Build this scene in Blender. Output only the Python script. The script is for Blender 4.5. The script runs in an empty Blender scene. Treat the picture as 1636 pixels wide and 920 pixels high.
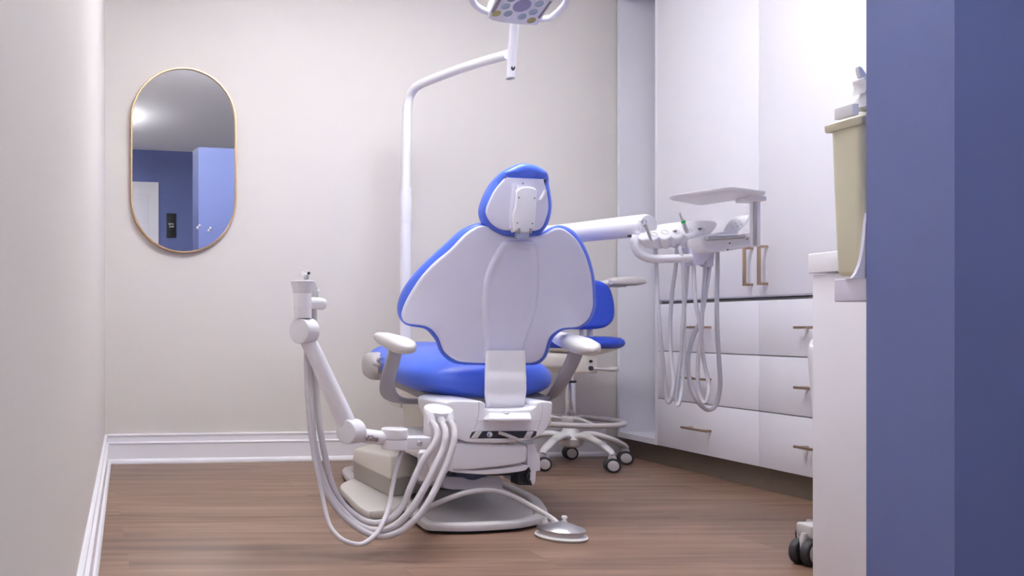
import bpy, bmesh, math, random
from mathutils import Vector, Matrix
from mathutils.geometry import tessellate_polygon
random.seed(7)
PI = math.pi
F, U0, V0, H = 1400.0, 170.0, 521.0, 0.68
C = bpy.context.scene.collection
V = Vector

# ------------------------------------------------------------------ geometry of the place
def W(u, v, Y):
    return V(((u-U0)/F*Y, Y, H-(v-V0)/F*Y))
def G(u, v, z=0.0):
    Y = (H-z)*F/(v-V0)
    return V(((u-U0)/F*Y, Y, z))

# ------------------------------------------------------------------ materials
MATS = {}
def mat(name, col, rough=0.5, metal=0.0, var=0.03, vscale=8.0, bump=0.0, bscale=200.0, coat=0.0, trans=0.0, emit=None, estr=0.0, sub=0.0, sheen=0.0):
    if name in MATS: return MATS[name]
    m = bpy.data.materials.new(name); m.use_nodes = True
    nt = m.node_tree; N = nt.nodes; L = nt.links
    b = N['Principled BSDF']
    b.inputs['Roughness'].default_value = rough
    b.inputs['Metallic'].default_value = metal
    b.inputs['Coat Weight'].default_value = coat
    b.inputs['Coat Roughness'].default_value = 0.15
    b.inputs['Transmission Weight'].default_value = trans
    tc = N.new('ShaderNodeTexCoord')
    nz = N.new('ShaderNodeTexNoise'); nz.inputs['Scale'].default_value = vscale; nz.inputs['Detail'].default_value = 3
    L.new(tc.outputs['Object'], nz.inputs['Vector'])
    mx = N.new('ShaderNodeMix'); mx.data_type = 'RGBA'
    c = (*col, 1)
    mx.inputs[6].default_value = tuple(x*(1-var) for x in col)+(1,)
    mx.inputs[7].default_value = tuple(min(1, x*(1+var)) for x in col)+(1,)
    L.new(nz.outputs['Fac'], mx.inputs[0]); L.new(mx.outputs[2], b.inputs['Base Color'])
    if bump > 0:
        n2 = N.new('ShaderNodeTexNoise'); n2.inputs['Scale'].default_value = bscale; n2.inputs['Detail'].default_value = 2
        L.new(tc.outputs['Object'], n2.inputs['Vector'])
        bp = N.new('ShaderNodeBump'); bp.inputs['Strength'].default_value = bump; bp.inputs['Distance'].default_value = 0.002
        L.new(n2.outputs['Fac'], bp.inputs['Height']); L.new(bp.outputs['Normal'], b.inputs['Normal'])
    if emit:
        b.inputs['Emission Color'].default_value = (*emit, 1); b.inputs['Emission Strength'].default_value = estr
    MATS[name] = m
    return m

def srgb(r, g, b):
    f = lambda x: (x/255/12.92) if x/255 <= 0.04045 else ((x/255+0.055)/1.055)**2.4
    return (f(r), f(g), f(b))

M_wall = mat('beige_paint', srgb(218,213,208), 0.6, var=0.01, bump=0.08, bscale=400)
M_ceil = mat('ceiling_paint', srgb(248,248,247), 0.8, var=0.01)
M_blue = mat('slate_blue_paint', srgb(96,108,158), 0.55, var=0.015, bump=0.08, bscale=400)
M_trim = mat('white_trim_paint', srgb(240,239,244), 0.35, var=0.01)
M_cab = mat('white_cabinet_laminate', srgb(236,235,242), 0.3, var=0.01)
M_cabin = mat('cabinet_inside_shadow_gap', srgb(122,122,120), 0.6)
M_kick = mat('brown_kick_board', srgb(112,100,88), 0.5, var=0.12, vscale=5)
M_counter = mat('white_worktop', srgb(240,240,244), 0.3, var=0.01)
M_white = mat('white_plastic', srgb(240,239,244), 0.28, var=0.01, coat=0.2)
M_shell = mat('white_shell_plastic', srgb(224,223,241), 0.42, var=0.01)
M_cream = mat('cream_plastic', srgb(222,216,206), 0.4, var=0.02)
M_grey = mat('warm_grey_plastic', srgb(190,186,186), 0.45, var=0.02)
M_greyd = mat('mid_grey_plastic', srgb(140,137,140), 0.45, var=0.03)
M_mount = mat('grey_painted_metal', srgb(176,174,182), 0.4, var=0.02)
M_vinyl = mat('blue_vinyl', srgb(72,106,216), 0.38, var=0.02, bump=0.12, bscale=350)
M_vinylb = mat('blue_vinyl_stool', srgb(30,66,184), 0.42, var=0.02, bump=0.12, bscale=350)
M_arm = mat('pale_grey_armrest', srgb(222,220,220), 0.4, var=0.02)
M_hose = mat('grey_hose_rubber', srgb(202,198,202), 0.5, var=0.03)
M_hose2 = mat('light_grey_hose_rubber', srgb(206,205,212), 0.5, var=0.03)
M_chrome = mat('chrome', (0.75,0.76,0.8), 0.16, 1.0, var=0.02)
M_skirt = mat('taupe_plastic', srgb(164,157,150), 0.45, var=0.02)
M_wing = mat('greyish_cream_plastic', srgb(204,199,193), 0.42, var=0.02)
M_steel = mat('brushed_steel', (0.62,0.62,0.63), 0.32, 1.0, var=0.06, vscale=40)
M_brass = mat('antique_brass', (0.44,0.32,0.23), 0.42, 1.0, var=0.08, vscale=30)
M_gold = mat('brushed_gold_frame', (0.62,0.43,0.26), 0.38, 1.0, var=0.06, vscale=30)
M_black = mat('black_rubber', srgb(38,38,42), 0.6, var=0.05)
M_dark = mat('dark_machine_metal', srgb(52,54,62), 0.5, 0.3, var=0.1)
M_navy = mat('dark_blue_bladder', srgb(50,60,90), 0.5, var=0.08)
M_bin = mat('translucent_beige_plastic', srgb(216,213,188), 0.35, var=0.02)
M_binclear = mat('pale_clear_plastic', srgb(226,226,232), 0.2, var=0.02)
M_green = mat('green_ring', srgb(40,190,80), 0.4)
M_ledw = mat('clear_lens', srgb(168,184,194), 0.15, var=0.15, vscale=60, coat=0.5)
M_ledy = mat('amber_lens', srgb(168,160,96), 0.2, var=0.2, vscale=60, coat=0.5)
M_lens = mat('centre_sensor', srgb(160,156,184), 0.3, var=0.03)
M_label = mat('printed_label', srgb(205,190,192), 0.5, var=0.05)
M_print = mat('printed_black', srgb(50,45,50), 0.6)
M_sign = mat('black_sign_face', srgb(14,14,18), 0.4)
M_signw = mat('white_lettering', srgb(220,220,225), 0.5)
M_mirror = mat('mirror_silver', (0.93,0.94,0.94), 0.008, 1.0, var=0.0)
M_panel = mat('added_light_panel', (1,1,1), 0.5, emit=(0.97,0.97,1.0), estr=4.0)  # glowing faces of the added luminaires

def floor_mat():
    m = bpy.data.materials.new('brown_vinyl_plank'); m.use_nodes = True
    nt = m.node_tree; N = nt.nodes; L = nt.links; b = N['Principled BSDF']
    tc = N.new('ShaderNodeTexCoord')
    mp = N.new('ShaderNodeMapping'); L.new(tc.outputs['Object'], mp.inputs['Vector'])
    mp.inputs['Rotation'].default_value = (0, 0, math.radians(-1.5))
    br = N.new('ShaderNodeTexBrick'); L.new(mp.outputs['Vector'], br.inputs['Vector'])
    br.offset = 0.37; br.offset_frequency = 2
    br.inputs['Scale'].default_value = 1.0; br.inputs['Brick Width'].default_value = 1.22
    br.inputs['Row Height'].default_value = 0.178; br.inputs['Mortar Size'].default_value = 0.0009
    br.inputs['Mortar Smooth'].default_value = 0.2
    br.inputs['Color1'].default_value = (0,0,0,1); br.inputs['Color2'].default_value = (1,1,1,1)
    br.inputs['Mortar'].default_value = (0.5,0.5,0.5,1); br.inputs['Bias'].default_value = 0
    # grain shifted from plank to plank
    sh = N.new('ShaderNodeVectorMath'); sh.operation = 'MULTIPLY_ADD'
    L.new(br.outputs['Color'], sh.inputs[0]); sh.inputs[1].default_value = (7.3, 3.1, 0); L.new(mp.outputs['Vector'], sh.inputs[2])
    def grain(sx, sy, det, rgh, dist):
        s = N.new('ShaderNodeVectorMath'); s.operation = 'MULTIPLY'; L.new(sh.outputs[0], s.inputs[0]); s.inputs[1].default_value = (sx, sy, 1)
        n = N.new('ShaderNodeTexNoise'); n.inputs['Scale'].default_value = 1; n.inputs['Detail'].default_value = det
        n.inputs['Roughness'].default_value = rgh; n.inputs['Distortion'].default_value = dist
        L.new(s.outputs[0], n.inputs['Vector']); return n.outputs['Fac']
    g1 = grain(0.8, 14, 5, 0.6, 0.8); g2 = grain(3, 90, 4, 0.7, 0.2); g3 = grain(1.4, 5, 2, 0.5, 1.6)
    r1 = N.new('ShaderNodeValToRGB'); L.new(g1, r1.inputs['Fac'])
    e = r1.color_ramp.elements
    e[0].position = 0.30; e[0].color = (*srgb(90,69,57), 1)
    e[1].position = 0.66; e[1].color = (*srgb(148,120,101), 1)
    k = e.new(0.48); k.color = (*srgb(126,99,83), 1)
    def mixc(a, fac, col, blend='MULTIPLY'):
        x = N.new('ShaderNodeMix'); x.data_type = 'RGBA'; x.blend_type = blend
        L.new(a, x.inputs[6]); x.inputs[7].default_value = col
        if isinstance(fac, float): x.inputs[0].default_value = fac
        else: L.new(fac, x.inputs[0])
        return x.outputs[2]
    def rng(a, lo, hi, olo, ohi):
        x = N.new('ShaderNodeMapRange'); L.new(a, x.inputs[0])
        x.inputs[1].default_value = lo; x.inputs[2].default_value = hi; x.inputs[3].default_value = olo; x.inputs[4].default_value = ohi
        return x.outputs[0]
    c = mixc(r1.outputs['Color'], rng(g2, .4, .7, 0, .28), (0.62,0.55,0.50,1))
    c = mixc(c, rng(g3, .46, .66, 0, .55), (0.72,0.66,0.62,1))
    sep = N.new('ShaderNodeSeparateColor'); L.new(br.outputs['Color'], sep.inputs[0])
    c = mixc(c, rng(sep.outputs[0], 0, 1, 0, .3), (0.80,0.76,0.74,1))
    c = mixc(c, rng(br.outputs['Fac'], 0, 1, 0, .45), (0.5,0.45,0.42,1))
    L.new(c, b.inputs['Base Color'])
    b.inputs['Roughness'].default_value = 0.42
    bp = N.new('ShaderNodeBump'); bp.inputs['Strength'].default_value = .12; bp.inputs['Distance'].default_value = .001
    L.new(g2, bp.inputs['Height']); L.new(bp.outputs['Normal'], b.inputs['Normal'])
    return m
M_floor = floor_mat()

# ------------------------------------------------------------------ mesh helpers (all take world coordinates)
def wl(o):
    p = V((0,0,0))
    while o: p = p+V(o['_w']) if False else p+o.location; o = o.parent
    return p
def obj(name, bm, m, parent=None, ang=40, origin=None, keep=False):
    bmesh.ops.remove_doubles(bm, verts=bm.verts, dist=1e-6)
    bmesh.ops.recalc_face_normals(bm, faces=bm.faces)
    base = wl(parent)
    if parent is None and not keep:
        xs = [v.co for v in bm.verts]
        lo = V((min(c.x for c in xs), min(c.y for c in xs), min(c.z for c in xs)))
        hi = V((max(c.x for c in xs), max(c.y for c in xs), max(c.z for c in xs)))
        org = origin or V(((lo.x+hi.x)/2, (lo.y+hi.y)/2, lo.z))
    else: org = V((0,0,0))
    for v in bm.verts: v.co -= base+org
    me = bpy.data.meshes.new(name); bm.to_mesh(me); bm.free()
    me.materials.append(m)
    me.polygons.foreach_set('use_smooth', [True]*len(me.polygons))
    me.set_sharp_from_angle(angle=math.radians(ang))
    o = bpy.data.objects.new(name, me); C.objects.link(o)
    o.location = org
    if parent is not None: o.parent = parent
    return o
def thing(name, label, cat, loc, group=None):
    o = bpy.data.objects.new(name, None); C.objects.link(o); o.location = loc
    o.empty_display_size = .05
    o['label'] = label; o['category'] = cat
    if group: o['group'] = group
    return o
def thing_part(name, loc, parent):
    o = bpy.data.objects.new(name, None); C.objects.link(o); o.parent = parent; o.location = V(loc)-wl(parent); o.empty_display_size = .03
    return o
def tag(o, label, cat, group=None):
    o['label'] = label; o['category'] = cat
    if group: o['group'] = group
    return o
def struct(name, bm, m, parent=None, ang=30):
    o = obj(name, bm, m, parent, ang)
    if parent is None: o['kind'] = 'structure'
    return o
def NB(): return bmesh.new()
def join(bm, src, mtx=None):
    me = bpy.data.meshes.new('t'); 
    if mtx is not None: src.transform(mtx)
    src.to_mesh(me); src.free(); bm.from_mesh(me); bpy.data.meshes.remove(me); return bm
def box(lo, hi, bev=0, seg=3, mtx=None, bm=None):
    b = NB(); bmesh.ops.create_cube(b, size=1)
    lo = V(lo); hi = V(hi)
    for v in b.verts: v.co = V([(lo[i]+hi[i])/2+v.co[i]*(hi[i]-lo[i]) for i in range(3)])
    if bev: bmesh.ops.bevel(b, geom=b.edges[:], offset=bev, segments=seg, profile=.5, affect='EDGES')
    if mtx is not None: b.transform(mtx)
    return b if bm is None else join(bm, b)
def hexa(p, bev=0, seg=3, bm=None):
    """p: 4 bottom points then 4 top points, same order."""
    b = NB(); vs = [b.verts.new(V(x)) for x in p]
    for f in ((0,1,2,3),(7,6,5,4),(0,4,5,1),(1,5,6,2),(2,6,7,3),(3,7,4,0)): b.faces.new([vs[i] for i in f])
    bmesh.ops.recalc_face_normals(b, faces=b.faces)
    if bev: bmesh.ops.bevel(b, geom=b.edges[:], offset=bev, segments=seg, profile=.5, affect='EDGES')
    return b if bm is None else join(bm, b)
def catmull(P, n=6, closed=False):
    P = [V(p) for p in P]; out = []; m = len(P)
    rng = range(m) if closed else range(m-1)
    for i in rng:
        if closed: a, b, c, d = P[(i-1)%m], P[i], P[(i+1)%m], P[(i+2)%m]
        else: b, c = P[i], P[i+1]; a = P[i-1] if i > 0 else b*2-c; d = P[i+2] if i+2 < m else c*2-b
        for k in range(n):
            t = k/n
            out.append(.5*((2*b)+(c-a)*t+(2*a-5*b+4*c-d)*t*t+(3*b-a-3*c+d)*t**3))
    if not closed: out.append(P[-1])
    return out
def tube(P, r, n=6, seg=14, closed=False, smooth=True, flat=None, bm=None, cap=True, up=None):
    """round tube through the points; r number or list per given point; flat=(a,b) elliptical scale"""
    if smooth:
        rr = None
        if isinstance(r, (list, tuple)):
            q = [V((x, 0, 0)) for x in r]; rr = [x.x for x in catmull(q, n, closed)]
        P = catmull(P, n, closed)
        r = rr if rr else [r]*len(P)
    else:
        P = [V(p) for p in P]
        if not isinstance(r, (list, tuple)): r = [r]*len(P)
    b = NB(); m = len(P); rings = []
    T = []
    for i in range(m):
        if closed: t = P[(i+1)%m]-P[i-1]
        else: t = P[min(i+1, m-1)]-P[max(i-1, 0)]
        T.append(t.normalized())
    nrm = V(up) if up else (V((0,0,1)) if abs(T[0].z) < .9 else V((0,1,0)))
    nrm = (nrm-T[0]*nrm.dot(T[0])).normalized()
    for i in range(m):
        if up: nrm = V(up)
        nrm = (nrm-T[i]*nrm.dot(T[i])).normalized(); bi = T[i].cross(nrm)
        fa, fb = flat or (1, 1)
        rings.append([b.verts.new(P[i]+(nrm*math.cos(2*PI*k/seg)*fa+bi*math.sin(2*PI*k/seg)*fb)*r[i]) for k in range(seg)])
    for i in range(m if closed else m-1):
        A, B = rings[i], rings[(i+1)%m]
        for k in range(seg): b.faces.new((A[k], A[(k+1)%seg], B[(k+1)%seg], B[k]))
    if not closed and cap:
        b.faces.new(rings[0][::-1]); b.faces.new(rings[-1])
    return b if bm is None else join(bm, b)
def rot_to(axis):
    return V((0,0,1)).rotation_difference(V(axis).normalized()).to_matrix().to_4x4()
def lathe(prof, loc=(0,0,0), axis=(0,0,1), seg=32, bm=None, sc=(1,1,1)):
    """prof: list of (radius, height) along axis; closed with caps"""
    b = NB(); rings = []
    for r, h in prof:
        if r < 1e-5: rings.append([b.verts.new((0,0,h))])
        else: rings.append([b.verts.new((r*math.cos(2*PI*k/seg)*sc[0], r*math.sin(2*PI*k/seg)*sc[1], h)) for k in range(seg)])
    for A, B in zip(rings, rings[1:]):
        if len(A) == 1 and len(B) == 1: continue
        for k in range(seg):
            if len(A) == 1: b.faces.new((A[0], B[k], B[(k+1)%seg]))
            elif len(B) == 1: b.faces.new((A[k], A[(k+1)%seg], B[0]))
            else: b.faces.new((A[k], A[(k+1)%seg], B[(k+1)%seg], B[k]))
    if len(rings[0]) > 1: b.faces.new(rings[0][::-1])
    if len(rings[-1]) > 1: b.faces.new(rings[-1])
    b.transform(Matrix.Translation(V(loc)) @ rot_to(axis))
    return b if bm is None else join(bm, b)
def drum(r, h, bev, loc, axis=(0,0,1), seg=36, bm=None):
    """cylinder with rounded rims from loc along axis"""
    p = []
    for k in range(5): a = PI/2*k/4; p.append((r-bev+bev*math.sin(a), bev-bev*math.cos(a)))
    for k in range(5): a = PI/2*k/4; p.append((r-bev+bev*math.cos(a), h-bev+bev*math.sin(a)))
    return lathe(p, loc, axis, seg, bm)
def area2(P): return sum(P[i].x*P[(i+1)%len(P)].y-P[(i+1)%len(P)].x*P[i].y for i in range(len(P)))/2
def inset(P, d):
    n = len(P); out = []
    s = 1 if area2(P) > 0 else -1
    for i in range(n):
        a = P[i]-P[i-1]; b = P[(i+1)%n]-P[i]
        na = V((-a.y, a.x)).normalized()*s; nb = V((-b.y, b.x)).normalized()*s
        m = na+nb
        m = m.normalized() if m.length > 1e-6 else na
        c = max(.6, m.dot(na)); out.append(P[i]+m*(d/c))
    return out
def plate(outline, prof, place, cut=0.0, smooth=4, bm=None):
    """closed outline in 2D (a,b); prof = [(inset, depth)...] front to back; place(a,b,depth) -> world point.
       cut: grid spacing of extra edges so the faces can follow a curve"""
    P = [V((p[0], p[1])) for p in outline]
    if smooth > 1: P = [V((q.x, q.y)) for q in catmull([V((p.x, p.y, 0)) for p in P], smooth, True)]
    b = NB(); rings = []
    for d, z in prof:
        Q = inset(P, d) if abs(d) > 1e-9 else P
        rings.append([b.verts.new((q.x, q.y, z)) for q in Q])
    n = len(P)
    for A, B in zip(rings, rings[1:]):
        for k in range(n): b.faces.new((A[k], A[(k+1)%n], B[(k+1)%n], B[k]))
    b.faces.new(rings[0]); b.faces.new(rings[-1][::-1])
    if cut:
        for ax in (0, 1):
            lo = min(v.co[ax] for v in b.verts); hi = max(v.co[ax] for v in b.verts)
            k = lo+cut
            while k < hi-1e-4:
                no = [0,0,0]; no[ax] = 1; co = [0,0,0]; co[ax] = k
                bmesh.ops.bisect_plane(b, geom=b.verts[:]+b.edges[:]+b.faces[:], plane_co=co, plane_no=no)
                k += cut
    for v in b.verts: v.co = place(v.co.x, v.co.y, v.co.z)
    return b if bm is None else join(bm, b)
def rnd(r, n=5, back=None, t=0.05):
    """edge profile: rounded front edge radius r, thickness t"""
    p = [(r-r*math.sin(PI/2*k/n), r-r*math.cos(PI/2*k/n)) for k in range(n+1)]
    rb = back if back is not None else r
    p += [(rb-rb*math.cos(PI/2*k/n), t-rb+rb*math.sin(PI/2*k/n)) for k in range(0 if t-rb > r+1e-5 else 1, n+1)]
    return p
def loft(secs, seg=32, ex=2.6, bm=None, ends=True):
    """secs: (center, half_u, half_v, axis_u, axis_v)"""
    b = NB(); rings = []
    for s in secs:
        c, hu, hv, au, av = s[:5]; e = s[5] if len(s) > 5 else ex
        ring = []
        for k in range(seg):
            a = 2*PI*k/seg; cu, su = math.cos(a), math.sin(a)
            ring.append(b.verts.new(V(c)+V(au)*hu*math.copysign(abs(cu)**(2/e), cu)+V(av)*hv*math.copysign(abs(su)**(2/e), su)))
        rings.append(ring)
    for A, B in zip(rings, rings[1:]):
        for k in range(seg): b.faces.new((A[k], A[(k+1)%seg], B[(k+1)%seg], B[k]))
    if ends: b.faces.new(rings[0][::-1]); b.faces.new(rings[-1])
    return b if bm is None else join(bm, b)
def flatband(P, w, t, side, n=8, bm=None, ws=None):
    """band of width w (along side) and thickness t following the points, rounded corners"""
    Q = catmull(P, n); m = len(Q)
    wsx = [x.x for x in catmull([V((x,0,0)) for x in ws], n)] if ws else [w]*m
    secs = []
    for i in range(m):
        tg = (Q[min(i+1, m-1)]-Q[max(i-1, 0)]).normalized()
        s = V(side); s = (s-tg*s.dot(tg)).normalized(); nn = tg.cross(s)
        secs.append((Q[i], wsx[i]/2, t/2, s, nn, 4.0))
    return loft(secs, 24, bm=bm)
def copy_tree(o, parent=None, loc=None):
    c = o.copy(); C.objects.link(c)
    if parent is not None: c.parent = parent
    if loc is not None: c.location = loc
    for ch in list(o.children): copy_tree(ch, c)
    return c

# ------------------------------------------------------------------ room shell
CEIL = 2.70
A = G(168, 740.5); B = G(975, 727.5)
bd = (B-A).normalized()
def back(x, z=0.0, off=0.0):   # point on back wall at world X; off = towards the room
    p = A+bd*((x-A.x)/bd.x); n = V((bd.y, -bd.x, 0))
    return V((p.x, p.y, z))+n*off
bn = V((bd.y, -bd.x, 0))
L1 = A.copy(); L2 = G(139.5, 920); ld = (L2-L1).normalized(); ln = V((-ld.y, ld.x, 0))
if ln.x < 0: ln = -ln
def left(t, z=0.0, off=0.0):   # t metres from the corner toward the camera
    return L1+ld*t+V((0,0,z))+ln*off
YR = -1.2
def cabX(Y): return 2.748-0.0143*Y

struct('floor', box((-1.6,YR,-.06),(4.2,5.1,0)), M_floor)
struct('ceiling', box((-1.6,YR,CEIL),(4.2,5.1,CEIL+.06)), M_ceil)
def slab(p, q, n, t, z0, z1):    # wall with its face on p-q, thickness away from the room
    n = V(n); return hexa([p+V((0,0,z0)), q+V((0,0,z0)), q-n*t+V((0,0,z0)), p-n*t+V((0,0,z0)),
                           p+V((0,0,z1)), q+V((0,0,z1)), q-n*t+V((0,0,z1)), p-n*t+V((0,0,z1))])
struct('wall_back', slab(back(-.4), back(3.6), bn, .1, 0, CEIL), M_wall)
struct('wall_left', slab(left(-.1), left(4.15), ln, .1, 0, CEIL), M_wall)
struct('wall_right', box((3.32,1.30,0),(3.42,5.0,CEIL)), M_wall)
struct('wall_rear', box((-1.5,YR-.1,0),(4.2,YR,CEIL)), M_blue)
PY2 = 1.40; PX = (1525-U0)/F*PY2; PY1 = PX*F/(1384-U0)
struct('wall_near', box((PX,PY2,0),(3.32,PY1,2.17)), M_blue)

def run_profile(P, Q, n, prof, z_up=V((0,0,1))):
    b = NB(); r = []
    for c in (P, Q): r.append([b.verts.new(c+V(n)*o+z_up*z) for o, z in prof])
    k = len(prof)
    for i in range(k): b.faces.new((r[0][i], r[0][(i+1)%k], r[1][(i+1)%k], r[1][i]))
    b.faces.new(r[0][::-1]); b.faces.new(r[1]); return b
BP = [(0,0),(.030,0),(.031,.006),(.029,.014),(.024,.021),(.017,.024),(.016,.095),(.020,.099),(.020,.103),(.010,.108),(.009,.134),(.013,.137),(.013,.143),(.009,.146),(0,.146)]
struct('baseboard_back', run_profile(back(A.x+.012), back(2.62), bn, BP), M_trim, ang=25)
struct('baseboard_left', run_profile(left(0.012), left(4.15), ln, BP), M_trim, ang=25)

# rear of the room, seen in the mirror
def refl(u, v, Yt):
    d = V(((u-U0)/F, 1, -(v-V0)/F)); o = V((0,0,H))
    m = A+bn*.02
    t = (m-o).dot(bn)/d.dot(bn); h = o+d*t
    r = d-bn*2*d.dot(bn)
    return h+r*((Yt-h.y)/r.y)
a0 = refl(252, 292, YR); 
dr = box((a0.x-.95,YR,0),(a0.x,YR+.04,a0.z), .003)
d1 = struct('door_1', dr, M_trim)
obj('door_panel', box((a0.x-.83,YR+.035,.2),(a0.x-.12,YR+.05,a0.z-.14), .006), M_cab, d1)
s0 = refl(266, 341, YR); s1 = refl(281, 380, YR)
sg = thing('wall_sign', 'black upright sign with two lines of white lettering, seen in the oval mirror', 'sign', V(((s0.x+s1.x)/2, YR, s1.z)))
obj('board', box((min(s0.x,s1.x),YR+.002,s1.z),(max(s0.x,s1.x),YR+.015,s0.z), .002), M_sign, sg)
lt = NB(); sx0, sx1 = min(s0.x,s1.x)+.02, max(s0.x,s1.x)-.02
for row, zz in enumerate((s1.z+(s0.z-s1.z)*.53, s1.z+(s0.z-s1.z)*.42)):
    x = sx0+.01*row
    while x < sx1-.01:
        w = random.uniform(.006, .011)
        box((x,YR+.014,zz),(x+w*.5,YR+.017,zz+.02), bm=lt); box((x,YR+.014,zz+random.choice((0,.008,.016))),(x+w,YR+.017,zz+.004+.008), bm=lt); x += w+.004
obj('lettering', lt, M_signw, sg)
for i, (u, v, lab) in enumerate(((316,364,'left one of the two small metal wall hooks seen in the mirror'), (333,368,'right one of the two small metal wall hooks seen in the mirror'))):
    p = refl(u, v, PY1)
    hk = thing('wall_hook', lab, 'hook', V((p.x, PY1, p.z-.03)), 'hooks seen in the mirror')
    obj('back_plate', drum(.014,.004,.001,(p.x,PY1+.001,p.z),(0,1,0)), M_chrome, hk)
    kb = tube([V((p.x,PY1+.004,p.z)),V((p.x,PY1+.03,p.z-.004)),V((p.x,PY1+.045,p.z+.01))], .005)
    lathe([(0,-.012),(.008,-.009),(.012,0),(.008,.009),(0,.012)], (p.x,PY1+.05,p.z+.014), bm=kb)
    obj('peg', kb, M_chrome, hk)

# ------------------------------------------------------------------ oval wall mirror
mu, mvt, mvb = 292.5, 109.5, 405
hit = lambda u, v: (lambda d, o: o+d*((A-o).dot(bn)/d.dot(bn)))(V(((u-U0)/F, 1, -(v-V0)/F)), V((0,0,H)))
mc = hit(mu, (mvt+mvb)/2); hw = (hit(377,250)-hit(208.5,250)).length/2; hz = (hit(mu,mvt)-hit(mu,mvb)).z/2
def stad(hw, hz, n=20):
    P = [V((hw*math.cos(PI*k/n), (hz-hw)+hw*math.sin(PI*k/n))) for k in range(n+1)]
    return P+[V((-q.x, -q.y)) for q in P]
mplace = lambda a, b, d: mc+bd*a+V((0,0,b))+bn*(.028-d)
mr = thing('wall_mirror', 'tall pill-shaped mirror in a thin brushed gold frame on the back wall', 'mirror', V((mc.x, mc.y, mc.z-hz)))
fr = NB(); O = stad(hw, hz); rg = []
for d, z in ((.002,0),(0,.002),(0,.027),(.009,.027),(.009,.002),(.007,0)):
    Q = inset(O, d) if d else O; rg.append([fr.verts.new(mplace(q.x, q.y, z)) for q in Q])
for A_, B_ in zip(rg, rg[1:]+rg[:1]):
    for k in range(len(O)): fr.faces.new((A_[k], A_[(k+1)%len(O)], B_[(k+1)%len(O)], B_[k]))
obj('frame', fr, M_gold, mr)
obj('glass', plate(inset(O, .0092), [(0,.008),(0,.024)], mplace, smooth=1), M_mirror, mr)

# ------------------------------------------------------------------ fitted cabinets on the right
def cbox(y0, y1, d0, d1, z0, z1, bev=0, bm=None):   # d = depth behind the front plane (+ = into the cabinet)
    p = lambda y, d, z: V((cabX(y)+d, y, z))
    return hexa([p(y0,d0,z0), p(y1,d0,z0), p(y1,d1,z0), p(y0,d1,z0), p(y0,d0,z1), p(y1,d0,z1), p(y1,d1,z1), p(y0,d1,z1)], bev, 2, bm)
Y1, YS, Y0 = 4.272, 3.62, 2.965
YB = 4.60
def bar_handle(y0, y1, z0, z1, vert, parent, lab=None):
    b = NB(); s = .010; st = .030
    if vert:
        cbox(y0-s/2, y0+s/2, -st-s, -st, z0, z1, .001, b)
        for z in (z0, z1-s): cbox(y0-s/2, y0+s/2, -st, -.0001, z, z+s, .001, b)
    else:
        cbox(y0, y1, -st-s, -st, z0-s/2, z0+s/2, .001, b)
        for y in (y0+.018, y1-.018-s): cbox(y, y+s, -st, -.0001, z0-s/2, z0+s/2, .001, b)
    return obj('handle', b, M_brass, parent)
g = .0022
# tall wall cabinet with two doors
wc = thing('tall_cabinet', 'tall white cabinet with two flat doors above the drawers', 'cabinet', V((cabX(YS)+.3, YS, .80)))
obj('body', cbox(Y0, Y1, .020, .56, .80, 2.55), M_cab, wc)
for y0, y1, hy in ((YS, Y1, YS+.035), (Y0, YS, YS-.045)):
    d = obj('door', cbox(y0+g, y1-g, 0, .019, .806, 2.55, .0012), M_cab, wc)
    bar_handle(hy, 0, .848, 1.010, True, d)
# drawer units
for i, (y0, y1, lab) in enumerate(((YS, Y1, 'white three-drawer unit nearest the back wall, below the tall doors'),
                                   (Y0, YS, 'white three-drawer unit partly behind the sink cabinet end panel'))):
    dc = thing('drawer_unit', lab, 'drawer cabinet', V((cabX((y0+y1)/2)+.3, (y0+y1)/2, 0)), 'three-drawer units along the right wall')
    bb = cbox(y0+.0005, y1-.0005, .021, .56, .100, .795)
    obj('body', bb, M_cabin, dc)
    obj('toe_kick', cbox(y0+.0005, y1-.0005, .048, .066, .0, .100), M_kick, dc)
    for z0, z1, hz_ in ((.562,.786,.675), (.331,.558,.443), (.101,.327,.214)):
        dd = obj('drawer', cbox(y0+g, y1-g, 0, .020, z0, z1, .0012), M_cab, dc)
        yc = (y0+y1)/2+.018
        bar_handle(yc-.084, yc+.084, hz_, 0, False, dd)
# open niche between the cabinets and the back wall
nc = thing('open_niche', 'tall white open niche with no door between the cabinets and back wall', 'cabinet', V((cabX(4.43)+.3, 4.43, 0)))
obj('end_panel', cbox(YB-.02, YB, 0, .56, .10, 2.385), M_cab, nc)
obj('rear_panel', cbox(Y1+.022, YB-.02, .54, .56, .10, 2.385), M_cab, nc)
obj('divider_panel', cbox(Y1+.001, Y1+.020, .001, .56, .10, 2.385), M_cab, nc)
obj('bottom_board', cbox(Y1+.020, YB-.02, 0, .54, .10, .128), M_cab, nc)
obj('top_board', cbox(Y1+.020, YB, 0, .56, 2.385, 2.41), M_cab, nc)
obj('toe_kick', cbox(Y1+.001, YB, .048, .066, 0, .100), M_kick, nc)
struct('trim_1', cbox(Y1+.001, YB+.03, .0, .56, 2.412, CEIL), M_wall)
struct('trim_2', cbox(Y0, Y1, .0, .56, 2.552, CEIL), M_cab)

# ------------------------------------------------------------------ sink cabinet end, near wall
SX = (1298-U0)/F*2.20
sk = thing('sink_cabinet', 'white base cabinet end with white worktop beside the blue wall', 'cabinet', V((SX+.6, 1.85, 0)))
obj('body', box((SX,PY1+.002,0),(3.2,2.20,.808), .002), M_cab, sk)
obj('worktop', box((SX-.008,PY1+.002,.812),(3.2,2.205,.862), .003), M_counter, sk)

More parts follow.
